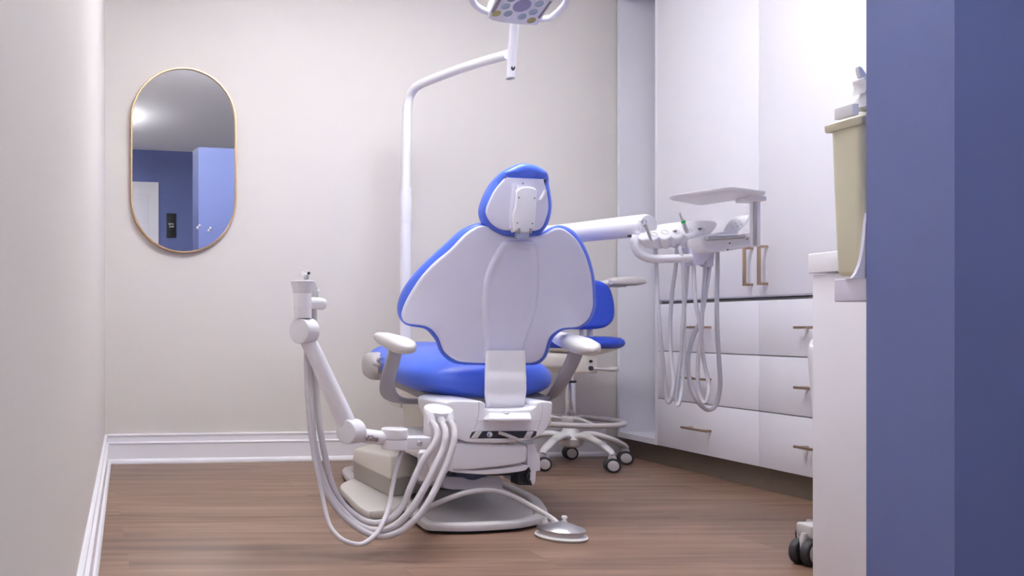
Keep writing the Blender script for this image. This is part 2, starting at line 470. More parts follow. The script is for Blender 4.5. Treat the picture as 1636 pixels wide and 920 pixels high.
# wall bracket and sharps container
bY0, bY1 = PY1+.003, 1.72
bx0 = (1330-U0)/F*bY1
hb = thing('container_shelf', 'pale plastic bracket with scooped cheek holding the beige container', 'bracket', V((bx0+.12, bY0, .73)))
zt, zb = H-(443-V0)/F*1.62, H-(481-V0)/F*1.62
bx0 = (1331-U0)/F*1.62
obj('tray', box((bx0+.055,bY0,zb),(1.66,1.685,zt), .003), M_shell, hb)
pts = [(1362,444),(1368,436),(1374,422),(1378,404),(1381,382),(1383,358),(1386,340),(1440,325),(1470,325),(1470,444)]
ol = [((u-U0)/F*1.568, H-(v-V0)/F*1.568) for u, v in pts]
obj('cheek', plate(ol, [(0,0),(0,.006)], lambda a, b, d: V((a, 1.568+d, b)), smooth=1), M_shell, hb)
ct = thing('sharps_container', 'tall translucent beige sharps container with lipped rim beside blue wall', 'container', V((1.45, 1.60, zt)))
kY = 1.60
def kp(u, v, Yx=1.665): return ((u-U0)/F*Yx, H-(v-V0)/F*kY)
xa = kp(1327, 0)[0]; xb = kp(1333.5, 0)[0]; ztop = kp(0, 190)[1]; X2 = xa+.19
def ksec(z, x0, x1, hy): return (V(((x0+x1)/2, 1.635, z)), (x1-x0)/2, hy, (1,0,0), (0,1,0), 6.0)
zbt = max(kp(0,439)[1], zt+.001)
secs = []
for f, x0i in ((0, .006), (.004, .002), (.010, .0005)): secs.append(ksec(zbt+f, xb+x0i, X2-.03-x0i, .034-x0i))
secs.append(ksec(.93, (xa+xb)/2, X2-.012, .038)); secs.append(ksec(ztop, xa, X2, .040))
obj('bin', loft(secs, 48), M_bin, ct)
x0 = kp(1316, 0, 1.675)[0]; zl = kp(0,199)[1]; zl2 = kp(0,187)[1]; zr = kp(0,163)[1]
def lid_top(x):
    t = min(1, max(0, (x-x0)/(kp(1393,0)[0]-x0))); return zl2+(zr-zl2)*(1-(1-t)**1.25)
lp = [(x0+(X2+.012-x0)*k/12, lid_top(x0+(X2+.012-x0)*k/12)) for k in range(13)]
olp = lp+[(X2+.012, zl),(x0+.002, zl),(x0, zl+.004)]
obj('rim', plate([V(p) for p in olp], [(.003,0),(0,.003),(0,.079),(.003,.082)], lambda a, b, d: V((a, 1.594+d, b)), smooth=1), M_bin, ct)
zk = lambda v, Y=1.63: H-(v-V0)/F*Y
xk = lambda u, Y=1.63: (u-U0)/F*Y
obj('lid_collar', lathe([(.035,zk(172)),(.030,zk(160)),(.024,zk(150)),(.024,zk(145)),(0,zk(144))], (xk(1374)+.03,1.63,0), seg=28), M_binclear, ct)
q = lambda u, v: V((xk(u), zk(v)))
obj('lid_flap', plate([q(1371,128),q(1374,125),q(1386,127),q(1440,127),q(1440,144),q(1380,146),q(1371,151),q(1374,140)], [(.001,0),(0,.001),(0,.027),(.001,.028)], lambda a, b, d: V((a, 1.616+d, b)), smooth=1), M_binclear, ct)
obj('locking_tab', plate([q(1368.5,108),q(1371,106.5),q(1375,109),q(1381,118),q(1385,126.5),q(1380,128),q(1372,124),q(1369.5,116)], [(.001,0),(0,.001),(0,.007),(.001,.008)], lambda a, b, d: V((a, 1.626+d, b)), smooth=1), M_binclear, ct)
obj('hinge_tab', box((xk(1340), 1.60, zk(190)), (xk(1350), 1.64, zk(172)), .001), M_binclear, ct)

# ------------------------------------------------------------------ casters
def caster(c, r, w, rz, parent, dark=M_black, hub=M_grey):
    """twin wheel caster, c = ground contact point; rz = rolling direction"""
    c = V(c); ax = V((math.cos(rz), math.sin(rz), 0)); covers = []
    cs = thing_part('caster', c, parent)
    for s in (-1, 1):
        o = c+V((0,0,r))+ax*(s*w*.5)
        wh = obj('wheel', drum(r, w*.42, .005, c+V((0,0,r))+ax*(s*w*.29-w*.21), ax, 24), dark, cs)
        if s*ax.y < 0 or True:
            lathe_o = lathe([(r*.70,-.001),(r*.70,.0015),(r*.62,.003),(r*.2,.0035),(0,.0035)], o, ax*s, 24)
            covers.append((lathe_o, hub, cs))
    st = NB()
    fw = V((-ax.y, ax.x, 0))
    loft([(c+V((0,0,r*1.2)), w*.12, r*.55, ax, fw, 3), (c+V((0,0,r*2.1)), w*.16, r*.5, ax, fw, 3), (c+V((0,0,r*2.5)), w*.12, r*.3, ax, fw, 3)], 16, bm=st)
    obj('fork', st, M_grey, cs)
    for b_, m_, p_ in covers: obj('wheel_cover', b_, m_, p_)
    return cs

# ------------------------------------------------------------------ operator stool behind the chair
SC = V((2.27, 4.285, 0))
CPOS = [(2.350,4.072),(2.553,4.31),(2.368,4.475),(2.05,4.42),(2.054,4.12)]
stl = thing('operator_stool', 'blue-seated rolling stool with grey foot ring near the cabinets', 'stool', SC)
sY = SC.y
def S(u, v, dy=0): return W(u, v, sY+dy)
ctilt = lambda a, b, d: V((a, sY-.14+d+(b-.72)*-.10+.35*(a-2.29)**2, b))
bo = [(949,447.6),(961,449.6),(972.6,457),(978.8,467),(984,484),(985.8,500),(984,511),(977.7,519),(967.4,524),(949,526),(925,526),(905,524),(895,517),(890,505),(891,486),(897,466),(908,454),(925,448)]
Yb_ = sY-.14
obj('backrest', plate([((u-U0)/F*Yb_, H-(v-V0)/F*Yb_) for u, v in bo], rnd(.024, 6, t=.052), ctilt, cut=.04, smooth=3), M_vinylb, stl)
for dx in (.0, .045): obj('back_support', tube([V((2.27+dx, sY-.09, .69)), V((2.27+dx, sY-.10, .60)), V((2.27+dx, sY-.06, .52))], .009), M_grey, stl)
sc_ = V(((944-U0)/F*4.2, sY+.01, 0))
prof = [(0,.575),(.15,.572),(.17,.575),(.186,.585),(.192,.598),(.188,.612),(.172,.624),(.13,.630),(.06,.632),(0,.632)]
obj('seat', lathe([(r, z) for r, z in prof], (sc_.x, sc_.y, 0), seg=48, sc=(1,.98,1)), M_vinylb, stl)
up = NB()
lathe([(0,.555),(.10,.545),(.135,.555),(.165,.568),(.172,.574),(0,.574)], (sc_.x-.01, sc_.y, 0), seg=40, bm=up)
obj('seat_pan', up, M_cream, stl)
hb2 = box((2.215,sY-.13,.455),(2.335,sY+.10,.55), .012)
join(hb2, box((2.06,sY-.10,.475),(2.24,sY+.06,.55), .02))
obj('tilt_mechanism', hb2, M_cream, stl)
obj('adjuster_knob', drum(.011,.012,.003,W(943,588,sY-.131),(0,-1,0)), M_dark, stl); obj('adjuster_knob', drum(.007,.012,.003,W(943,577,sY-.131),(0,-1,0)), M_dark, stl)
obj('lever', tube([W(946,589,sY-.13), W(965,590,sY-.13), W(978,590,sY-.13), W(987,588,sY-.13)], [.008,.010,.017,.012], flat=(.7,1)), M_grey, stl)
cl = NB(); drum(.024,.17,.002,(SC.x,SC.y,.24),bm=cl); drum(.0145,.10,.002,(SC.x,SC.y,.36),bm=cl)
obj('gas_lift', cl, M_chrome, stl)
obj('lift_collar', drum(.026,.010,.002,(SC.x,SC.y,.404)), M_dark, stl)
rgp = [V((SC.x+.225*math.cos(2*PI*k/40), SC.y+.225*math.sin(2*PI*k/40), .217)) for k in range(40)]
rr = tube(rgp, .013, n=1, closed=True, seg=12)
for k in range(3):
    a = .5+2*PI*k/3; tube([V((SC.x, SC.y, .22)), V((SC.x+.1*math.cos(a), SC.y+.1*math.sin(a), .232)), V((SC.x+.22*math.cos(a), SC.y+.22*math.sin(a), .217))], .009, bm=rr)
drum(.04,.035,.006,(SC.x,SC.y,.205),bm=rr)
obj('foot_ring', rr, M_grey, stl)
obj('hub', lathe([(.03,.09),(.05,.10),(.06,.13),(.05,.155),(.034,.175),(.03,.20)], (SC.x,SC.y,0)), M_arm, stl)
for k in range(5):
    cv = V((CPOS[k][0], CPOS[k][1], 0)); dv = cv-SC
    P = [SC+dv*r+V((0,0,z)) for r, z in ((.10,.135),(.36,.150),(.70,.128),(.94,.100),(1.02,.082))]
    leg = obj('leg', tube(P, [.030,.027,.023,.020,.015], seg=16, flat=(.62,.95), up=(0,0,1)), M_arm, stl)
    caster(cv, .034, .044, math.radians((-106,-112,-96,-70,-100)[k]), stl)
ap = NB()
loft([(W(u, v, 4.12), w, h, (0,1,0), (0,0,1), 3) for u, v, w, h in ((976,451,.02,.010),(984,450,.034,.020),(1000,449,.038,.023),(1015,449,.038,.022),(1024,449,.033,.017),(1029,450,.02,.009))], 24, bm=ap)
am = obj('armrest', ap, M_grey, stl)
obj('arm_bar', tube([W(1000,452,4.14), W(980,451,4.15), W(972,453,4.16), W(950,457,4.17), W(944,480,4.18), W(942,520,4.19), W(940,560,4.2)], [.020,.024,.020,.013,.011,.011,.011]), M_grey, am)

# ------------------------------------------------------------------ patient chair
CX = 1.39
chair = thing('dental_chair', 'blue upholstered reclining dental chair seen from behind on its grey base', 'dental chair', V((CX, 3.3, 0)))
def YB0(z): return 2.99+(1.0-z)*.14
def bsurf(x, z): return YB0(z)+.9*(x-CX)**2
def onback(u, v, off=0.0):
    Y = 3.0
    for _ in range(12):
        x = (u-U0)/F*Y; z = H-(v-V0)/F*Y; Y = bsurf(x, z)+off
    return ((u-U0)/F*Y, H-(v-V0)/F*Y)
shell_px = [(770.7,360.3),(763,361.5),(756,365),(747,371),(738,379),(718,400),(697,417),(677,438),(662,459),(650,480),(643.5,497),(643,505),(646,512),(653,516.5),(662,518),(677,520),(687,523.5),(695,530),(702,540),(706,550),(710,560),(718.5,568.5),(727,574),(738,578),(765,579.8),(800,580),(839,580),(849,579.5),(858,577),(866,570.5),(871,560),(874,549),(878,539),(884,532.5),(893,526.5),(904,523.5),(921,522.5),(930,518.5),(938.5,511),(944,500),(947,487),(946.8,474.7),(946.2,460),(944,440),(939.5,422),(935,408),(929,395.5),(923.5,386),(916,377.5),(908,370.5),(901,366),(893,363.8),(886,365),(879,368.6),(872,372.5),(864,375.3),(844,376.8),(814.7,376.8),(805,375),(797,372),(788,367.5),(779.5,362)]
cush_px = [(768,356.5),(759,357.2),(750,360.5),(735.5,368),(715,386.5),(694.4,405.5),(674,425),(656,446),(643.5,466),(637.5,484),(636.6,497),(640,508),(647,516.5),(657,521),(674,523.5),(684,527.5),(692,536),(699,546),(703,558),(709,567.5),(717,575),(727,580.5),(742,582.7),(765,583),(800,583.5),(836,583),(853,583),(863,578.5),(870.5,570),(875,558),(878,548),(882,540),(888,534),(897,528),(908,526),(923,525),(932,520.5),(941,512.5),(946.5,500),(949.3,486),(949,472),(948.3,457),(946,438),(941.5,419),(937,405),(931,392.5),(925,382),(917.4,372.5),(909,365.5),(901,361.5),(892,359.8),(884,361.5),(877,365),(870,369),(860,371.5),(844,373),(818,373),(806,371),(797,368),(788,363.5),(779,358.5)]
obj('backrest_cushion', plate([onback(u, v, .030) for u, v in cush_px], rnd(.022, 6, t=.060), lambda a, b, d: V((a, bsurf(a, b)+.004+d, b)), cut=.045, smooth=3), M_vinyl, chair, ang=60)
sh = obj('backrest_shell', plate([onback(u, v, -.006) for u, v in shell_px], rnd(.008, 4, back=.001, t=.016), lambda a, b, d: V((a, bsurf(a, b)-.012+d, b)), cut=.045, smooth=3), M_shell, chair, ang=60)
spine_px = [(815,383),(853,384),(858,390),(862,405),(864,430),(863,465),(857,502),(847,532),(839,556),(836,575),(778,575),(776,548),(772,515),(771,480),(775,445),(785,416),(800,391),(806,385)]
def spl(a, b, d):
    return V((a, bsurf(a, b)-.022+d+.14*(a-CX)**2, b))
obj('spine_cover', plate([onback(u, v, -.02) for u, v in spine_px], [(.026,.006),(.020,.0035),(.013,.0015),(.007,.0030),(.003,.0065),(0,.0115),(0,.0140)], spl, cut=.03, smooth=3), M_shell, sh, ang=60)
# headrest
def hsurf(x, z): return 2.945+(1.2-z)*.06+1.2*(x-1.40)**2
def onhead(u, v, off=0.0):
    Y = 2.95
    for _ in range(12):
        x = (u-U0)/F*Y; z = H-(v-V0)/F*Y; Y = hsurf(x, z)+off
    return ((u-U0)/F*Y, H-(v-V0)/F*Y)
head_px = [(835,262.5),(824,263.5),(814.7,267),(800,275.5),(788,290),(776.6,310.4),(770.5,328),(769.5,341),(774.5,355),(785,366.5),(803,374.5),(823.5,377),(848,377),(863,372.5),(873,360.5),(878.7,343),(880,325),(876.8,302),(873,284.5),(864.6,273.5),(850,265.5)]
inner_px = [(805.3,285.5),(806.5,284),(808.5,284.05),(836,285.2),(865.5,286.35),(867.2,286.5),(867.7,288),(871,301.7),(874,318.5),(874.7,335),(871,349),(865,362.6),(856,368.2),(838,369),(818,368.2),(801,366.4),(789,359.6),(780.8,350),(776.5,336.8),(782.5,319),(791,303)]
hr = obj('headrest', plate([onhead(u, v, .02) for u, v in head_px], rnd(.026, 7, t=.075), lambda a, b, d: V((a, hsurf(a, b)-.006+d-.016*max(0, min(1, (b-1.165)/.03)), b)), cut=.03, smooth=4), M_vinyl, chair, ang=70)
def cornered(P, keep):   # straight top edge: repeat corner points so that the curve stays sharp
    out = []
    for i, p in enumerate(P):
        out.append(p)
        if i in keep: out += [(p[0]+.01, p[1]+.01)]
    return out
obj('headrest_back', plate([onhead(u, v, -.01) for u, v in inner_px], rnd(.0025, 3, back=.0004, t=.012), lambda a, b, d: V((a, hsurf(a, b)-.0175+d, b)), cut=.03, smooth=3), M_shell, hr, ang=50)
rib = tube([V((onhead(u, v)[0], hsurf(*onhead(u, v))-.023, onhead(u, v)[1])) for u, v in ((817,297),(816,315),(813.5,340),(812,366))], [.007,.0085,.0085,.007], flat=(1,1), up=(0,1,0))
obj('guide_rib', rib, M_shell, hr)
gl = [(826,303),(832,299.5),(841,298),(850,299.8),(856,304),(856,314),(855,340),(853.6,356),(852,366),(846,367),(844,372),(828,372),(826,369),(820,371),(818.5,366),(819,358),(817.6,350),(819,338),(821.5,332),(823,318),(824,306)]
cb = obj('glide_bracket', plate([onhead(u, v, -.03) for u, v in gl], rnd(.006, 4, back=.001, t=.022), lambda a, b, d: V((a, hsurf(a, b)-.038+d, b)), smooth=2), M_white, hr, ang=50)
for u, v in ((829,315.5),(854,316.5),(826.5,356),(850.5,357)):
    a, b = onhead(u, v, -.038); obj('screw', drum(.0026,.002,.0005,V((a, hsurf(a, b)-.0375, b)),(0,-1,0),12), M_greyd, cb)
a, b = onhead(836,293,-.02); obj('bolt', drum(.0028,.002,.0005,V((a, hsurf(a,b)-.0172, b)),(0,-1,0),12), M_greyd, hr)
obj('release_lever', flatband([V((onhead(u,v)[0], hsurf(*onhead(u,v))-.026, onhead(u,v)[1])) for u, v in ((865,306),(863,311),(859,318),(857,322))], .010, .006, (1,0,.3)), M_white, hr)
hn = plate([onhead(u, v, -.03) for u, v in ((825,370),(846,371),(845,381.5),(825.5,381))], [(0,0),(0,.014)], lambda a, b, d: V((a, hsurf(a, b)-.030+d, b)), smooth=1)
obj('hinge', hn, M_steel, hr)
for u in (828.5, 847): a, b = onhead(u-1.5, 369, -.03); obj('hinge_pin', box((a-.003, hsurf(a,b)-.044, b-.010), (a+.003, hsurf(a,b)-.036, b+.008), .001), M_greyd, hr)
# support column: flat bent plate from backrest to the mount
def colp(v, Y, u=807.5): return W(u, v, Y)
cp = [colp(560,2.985), colp(575,2.985), colp(592,2.985), colp(610,2.98), colp(628,2.985), colp(648,3.01), colp(658,3.03)]
obj('back_support', flatband(cp, .13, .022, (1,0,0), ws=[.128,.134,.138,.139,.138,.124,.110]), M_white, chair)
# seat
secs = []
for Y, cz, hw_, hh in ((3.135,.475,.13,.02),(3.145,.478,.18,.045),(3.175,.484,.22,.066),(3.24,.492,.252,.085),(3.34,.500,.270,.095),(3.45,.508,.274,.094),(3.58,.518,.264,.084),(3.72,.538,.245,.070),(3.84,.552,.225,.060),(3.90,.558,.205,.050),(3.94,.562,.18,.035),(3.955,.562,.13,.015)):
    secs.append((V((CX+.012*(3.3-Y), Y, cz)), hw_, hh, (1,0,0), (0,0,1), 2.5))
q_ = []
def interp(secs, n):
    P = [V((s[0].y, s[0].z, s[0].x)) for s in secs]; Q = catmull(P, n)
    R = catmull([V((s[1], s[2], 0)) for s in secs], n)
    return [(V((p.z, p.x, p.y)), r.x, r.y, (1,0,0), (0,0,1), 2.2) for p, r in zip(Q, R)]
st_ = loft(interp(secs, 4), 56)
obj('seat', st_, M_vinyl, chair, ang=70)
# under-seat frame, leg rest end cap
obj('seat_frame', hexa([(1.20,3.16,.385),(1.58,3.16,.385),(1.58,3.85,.44),(1.20,3.85,.44),(1.17,3.16,.425),(1.61,3.16,.425),(1.58,3.85,.50),(1.20,3.85,.50)], .012), M_greyd, chair)
tb = NB()
loft([(V((x, 3.74, .51)), hy, hz2, (0,1,0), (0,0,1), 2.6) for x, hy, hz2 in ((1.105,.03,.02),(1.112,.075,.045),(1.13,.095,.058),(1.17,.10,.060),(1.30,.09,.05))], 28, bm=tb)
obj('toe_board', tb, M_grey, chair)
jt = NB(); tube([W(598,580,3.62), W(606,583,3.6), W(612,578,3.58)], .010, bm=jt); drum(.014,.02,.003,W(607,575,3.6),(0,-1,0),bm=jt)
obj('toe_board_hinge', jt, M_steel, chair)
# armrests
def arm(P, sP, n_):
    n0 = P
    b = NB(); m = len(P); secs = []
    for i, (p, w_, h_) in enumerate(P):
        t = (P[min(i+1,m-1)][0]-P[max(i-1,0)][0]).normalized(); s = V((t.y, -t.x, 0)).normalized(); upv = s.cross(t)
        secs.append((p, w_, h_, s, upv, 2.6))
    loft(secs, 28, bm=b)
    o = obj('armrest', b, M_arm, chair, ang=60)
    st = NB(); flatband(sP[0], .05, .020, (1,0,0), ws=sP[1], bm=st) if False else None
    tube(sP[0], sP[1], flat=(1.0,.38), up=sP[2], seg=20, bm=st)
    obj('arm_strut', st, M_mount, o, ang=60)
arm([(W(604.5,536,3.42),.010,.008),(W(607,538,3.40),.024,.018),(W(615,541,3.30),.032,.024),(W(630,547,3.12),.038,.027),(W(640,551,3.02),.041,.028),(W(647,554,2.95),.038,.025),(W(650,556,2.92),.026,.016),(W(651,557,2.905),.010,.006)],
    ([W(632,556,3.08), W(628,575,3.09), W(621,600,3.12), W(618.5,617,3.16), W(622,630,3.22), W(634,638,3.30), W(655,641,3.36), W(700,641,3.4)], [.024,.026,.027,.028,.028,.026,.024,.022], (1,0,.1)), 0)
arm([(W(884.5,535,3.42),.010,.008),(W(888,537,3.38),.026,.018),(W(898,541,3.27),.034,.024),(W(915,547,3.10),.040,.027),(W(929,552,2.98),.043,.028),(W(939,556,2.91),.040,.024),(W(944,558,2.88),.026,.014),(W(946,559,2.865),.010,.005)],
    ([W(922,558,3.05), W(914,578,3.07), W(903,600,3.10), W(893,618,3.16), W(882,632,3.24), W(862,641,3.34), W(830,645,3.4)], [.026,.027,.027,.026,.024,.022,.020], (1,0,.1)), 0)
# mount housing under the back support
mY = 2.93
mp = lambda u, v: ((u-U0)/F*mY, H-(v-V0)/F*mY)
house_px = [(712,644),(718,641),(726,640),(770,641),(776,648),(782,655),(849,653),(856,645),(862,641),(880,641.5),(883,646),(882,662),(876,681),(864,695),(846,703),(820,706.5),(794,708),(765,707.8),(748,706.5),(738,703),(731,697),(724,683),(714,662),(711,650)]
mh = obj('mount_housing', plate([mp(*p) for p in house_px], rnd(.006, 4, t=.26), lambda a, b, d: V((a, mY+d, b)), smooth=2), M_white, chair, ang=50)
fx = lambda u, Y: (u-U0)/F*Y
fz = lambda v, Y: H-(v-V0)/F*Y
obj('front_step', hexa([V((fx(782,2.885),2.885,fz(673,2.885))), V((fx(848,2.885),2.885,fz(673,2.885))), V((fx(848,2.885),2.99,fz(673,2.885))), V((fx(782,2.885),2.99,fz(673,2.885))),
     V((fx(781,2.885),2.885,fz(668,2.885))), V((fx(850,2.885),2.885,fz(668,2.885))), V((fx(848,2.96),2.97,fz(652,2.97))), V((fx(784,2.96),2.97,fz(652,2.97)))], .004), M_white, mh)
a, b = mp(808,660); obj('button', drum(.009,.002,.0005,V((a,2.925,(fz(652,2.97)+fz(668,2.885))/2+.001)),(0,-.34,.94),sc if False else 20), M_grey, mh)
for sp0 in (((765,642),(765,655),(763,670),(757,686)),((866,643),(866,658),(863,674),(857,688)),((760,672),(800,672.5),(862,672))):
    obj('panel_seam', tube([V((mp(*p)[0], mY-.0002, mp(*p)[1])) for p in sp0], .0008, n=3, seg=6), M_grey, mh)
slot = [mp(*p) for p in ((750,698.5),(754,690),(760,688.5),(854,688),(858,689),(856,696),(850,699.5),(800,700.5),(752,700.5))]
obj('slot_shade_panel', plate(slot, [(.001,0),(0,.001),(0,.01)], lambda a, b, d: V((a, mY-.001+d, b)), smooth=1), M_dark, mh)  # flat dark panel on the face stands in for shade inside the slot
obj('slot_rib', hexa([V((mp(u,0)[0], y, mp(0,v)[1])) for (u, v, y) in ((752,700,mY-.004),(762,700,mY-.004),(762,700,mY+.005),(752,700,mY+.005),(760,689,mY-.004),(770,689,mY-.004),(770,689,mY+.005),(760,689,mY+.005))], .001), M_grey, mh)
obj('slot_rib', hexa([V((mp(u,0)[0], y, mp(0,v)[1])) for (u, v, y) in ((836,700,mY-.004),(846,700,mY-.004),(846,700,mY+.005),(836,700,mY+.005),(842,689,mY-.004),(852,689,mY-.004),(852,689,mY+.005),(842,689,mY+.005))], .001), M_grey, mh)
obj('motor_bolt', drum(.010,.005,.003,V((mp(782,0)[0],mY+.001,mp(0,694)[1])),(0,-1,0)), M_chrome, mh)
lvb = tube([V((mp(796,0)[0],mY-.002,mp(0,691)[1])), V((mp(806,0)[0],mY-.012,mp(0,694)[1])), V((mp(818,0)[0],mY-.02,mp(0,699)[1])), V((mp(826,0)[0],mY-.026,mp(0,703)[1]))], .0085, flat=(.7,1), up=(0,0,1))
obj('swivel_lever', lvb, M_grey, mh)
# lift arm
aY = 2.945
ap_ = lambda u, v: ((u-U0)/F*aY, H-(v-V0)/F*aY)
lift_px = [(700,712),(725,709),(760,708.5),(800,710),(834,711.5),(841,713),(843.5,718),(843,728),(841.5,736),(836,740),(815,744),(780,748),(745,751),(715,750),(700,747),(697,730)]
la = obj('lift_arm', plate([ap_(*p) for p in lift_px], rnd(.010, 4, t=.45), lambda a, b, d: V((a, aY+d, b+.02*d)), smooth=2), M_white, chair, ang=50)
lip = [(722,750),(760,752.5),(800,750),(845,744),(846,749),(840,753),(815,757),(780,759),(750,757.5),(724,755)]
obj('arm_lip', plate([ap_(*p) for p in lip], rnd(.004, 3, t=.30), lambda a, b, d: V((a, aY+.012+d, b)), smooth=2), M_white, la, ang=50)
sp = [(843,710),(855,708),(858,720),(863,730),(864,752),(857,753),(856,770),(852,776),(849,768),(838,775),(834,760),(843,752)]
obj('side_cover', plate([((u-U0)/F*3.0, H-(v-V0)/F*3.0) for u, v in sp], rnd(.004, 3, t=.16), lambda a, b, d: V((a, 3.0+d, b)), smooth=1), M_white, la, ang=40)
for u_ in (806,822): obj('pivot_cap', drum(.012,.008,.002,V((W(u_,0,2.93).x, 2.96, W(0,711.5,2.93).z)),(0,0,1)), M_grey, la)
dm = box((1.19,3.02,.165),(1.45,3.40,.205))
box((1.41,3.0,.135),(1.455,3.06,.20), .004, bm=dm)
tube([W(830,752,3.0),W(836,764,2.99),W(842,770,3.0)], .004, bm=dm); tube([W(846,752,3.0),W(842,762,2.98),W(848,774,3.0)], .004, bm=dm)
obj('undercarriage', dm, M_dark, chair)
obj('air_bladder', lathe([(0,-.05),(.05,-.045),(.072,-.02),(.075,0),(.07,.03),(0,.03)], (W(757,0,3.0).x, 3.07, .185)), M_navy, chair)
gb = [(706,764),(712,762),(798,762),(803,765),(803,781),(760,783),(722,782),(712,780),(707,774)]
obj('lower_link', plate([((u-U0)/F*3.01, H-(v-V0)/F*3.01) for u, v in gb], rnd(.004, 3, t=.42), lambda a, b, d: V((a, 3.01+d, b-.12*d)), smooth=1), M_mount, chair, ang=40)
obj('lift_pedestal', hexa([(1.20,3.52,.03),(1.55,3.52,.03),(1.55,3.80,.03),(1.20,3.80,.03),(1.24,3.56,.15),(1.52,3.56,.15),(1.52,3.80,.20),(1.24,3.80,.20)], .01), M_dark, chair)
obj('rear_column', hexa([(1.38,3.74,.03),(1.64,3.74,.03),(1.64,4.02,.03),(1.38,4.02,.03),(1.36,3.72,.40),(1.62,3.72,.40),(1.62,4.10,.40),(1.37,4.10,.40)], .02), M_cream, chair)
# base plate with raised rim and sunken tread
base = [G(640,819), G(655,832), G(671,846), G(682,852.5), G(705,854), G(745,854.5), G(790,852.5), G(832,849), G(868,841), G(876,834), V((1.60,3.20,0)), V((1.655,3.42,0)), V((1.66,3.95,0)), V((1.50,4.10,0)), V((1.20,4.10,0)), V((1.06,3.95,0)), V((1.02,3.40,0))]
basxy = [(p.x, p.y) for p in base]
def chain(P, n): return [V((q.x, q.y)) for q in catmull([V((p[0], p[1], 0)) for p in P], n, True)]
bm = plate(chain(basxy, 3), [(.048,.0195),(.046,.024),(.044,.029),(.038,.033),(.026,.0355),(.012,.034),(.003,.030),(0,.024),(.001,.0115)], lambda a, b, d: V((a, b, d)), smooth=1)
plate(inset(chain(basxy, 3), .030), [(0,.013),(0,.0200)], lambda a, b, d: V((a, b, d)), smooth=1, bm=bm)
bp = obj('base_plate', bm, M_grey, chair, ang=35)
obj('base_gasket', plate(chain(basxy, 3), [(.022,.0),(.022,.0125)], lambda a, b, d: V((a, b, d)), smooth=1), M_black, bp)
wing = [G(543,780,.03), G(551,771.6,.03), G(567,767,.03), G(583,764,.03), V((1.12,3.70,0)), V((1.14,3.20,0)), G(643,806,.03), G(634,814,.03), G(620,818,.03), G(600,819.5,.03), G(586,819.5,.03), G(570,809,.03), G(556,795,.03)]
wx = [(p.x, p.y) for p in wing]
wg = obj('floor_wing', plate(chain(wx, 3), [(.008,.038),(.003,.036),(0,.030),(0,.016),(.002,.010)], lambda a, b, d: V((a, b, d)), smooth=1), M_wing, chair, ang=35)
obj('wing_gasket', plate(chain(wx, 3), [(.016,0),(.016,.012)], lambda a, b, d: V((a, b, d)), smooth=1), M_black, wg)
# utility box beside the chair
ub = [V((1.058,3.27,0)), V((1.300,3.42,0)), V((1.300,3.86,0)), V((1.034,3.70,0))]
def sc_poly(P, k): c = sum(P, V((0,0,0)))/len(P); return [c+(p-c)*k for p in P]
lo = sc_poly(ub, .94); 
ux = obj('utility_box', hexa([p+V((0,0,.105)) for p in ub]+[p+V((0,0,h_)) for p, h_ in zip(sc_poly(ub, .93), (.195,.215,.20,.165))], .012), M_cream, chair)
obj('box_skirt', hexa([p+V((0,0,.038)) for p in lo]+[p+V((0,0,.110)) for p in sc_poly(ub, .975)], .006), M_skirt, ux)

# ------------------------------------------------------------------ dental light on its post
PYp = 4.16
lg = thing('dental_light', 'white overhead dental lamp on a bent post behind the chair', 'dental lamp', V(((648-U0)/F*PYp, PYp, .40)))
p0 = W(648,0,PYp)
post = tube([V((p0.x,PYp,.40)), V((p0.x,PYp,1.0)), V((p0.x,PYp,W(0,300,PYp).z))], .0262, n=2)
obj('lower_post', post, M_white, lg)
seam = drum(.0272,.12,.002,V((p0.x,PYp,W(0,357,PYp).z))) 
obj('post_collar', seam, M_white, lg)
obj('post_foot', hexa([(p0.x-.06,PYp-.10,.30),(p0.x+.06,PYp-.10,.30),(p0.x+.06,PYp+.06,.30),(p0.x-.06,PYp+.06,.30),(p0.x-.045,PYp-.10,.44),(p0.x+.045,PYp-.10,.44),(p0.x+.045,PYp+.045,.44),(p0.x-.045,PYp+.045,.44)], .01), M_cream, lg)
e0 = W(649,300,PYp); e1 = W(652,175,PYp)
P = [W(648,302,PYp), W(649,240,PYp), W(650,185,PYp), W(653,158,PYp-.01), W(660,144,PYp-.04), W(672,134.5,PYp-.09), W(700,123,PYp-.2), W(750,105,PYp-.42), W(812,87,3.45)]
obj('bent_arm', tube(P, [.0215,.0215,.0215,.0215,.0215,.021,.021,.020,.0195], n=5, seg=20), M_white, lg)
rod = tube([W(816,124,3.45), W(817.5,100,3.44), W(822,40,3.38), W(824,10,3.33)], [.0155,.0165,.0165,.016], seg=20, flat=(1,1))
ro = obj('drop_arm', rod, M_white, lg)
obj('arm_tip', drum(.0165,.006,.002,W(815.8,126,3.45),(0.02,0,1)), M_grey, ro)
obj('pivot_screw', lathe([(0,-.002),(.010,-.002),(.010,.001),(.006,.002),(0,.001)], W(817.5,110,3.45)+V((-.003,-.0185,0)), (0,-1,0), sc=(.8,1.2,1)), M_dark, ro)
ln_ = V((-.04,-.36,-.93)).normalized(); lc = W(834,10,3.20)
def onlamp(u, v, off=0.0):
    o = V((0,0,H)); d = V(((u-U0)/F, 1, -(v-V0)/F)); c = lc+ln_*off
    return o+d*((c-o).dot(ln_)/d.dot(ln_))
lu = V((1,0,0)); lu = (lu-ln_*lu.dot(ln_)).normalized(); lv_ = ln_.cross(lu)
def l2(u, v):
    p = onlamp(u, v)-lc; return V((p.dot(lu), p.dot(lv_)))
lpl = lambda a, b, d: lc+lu*a+lv_*b-ln_*d
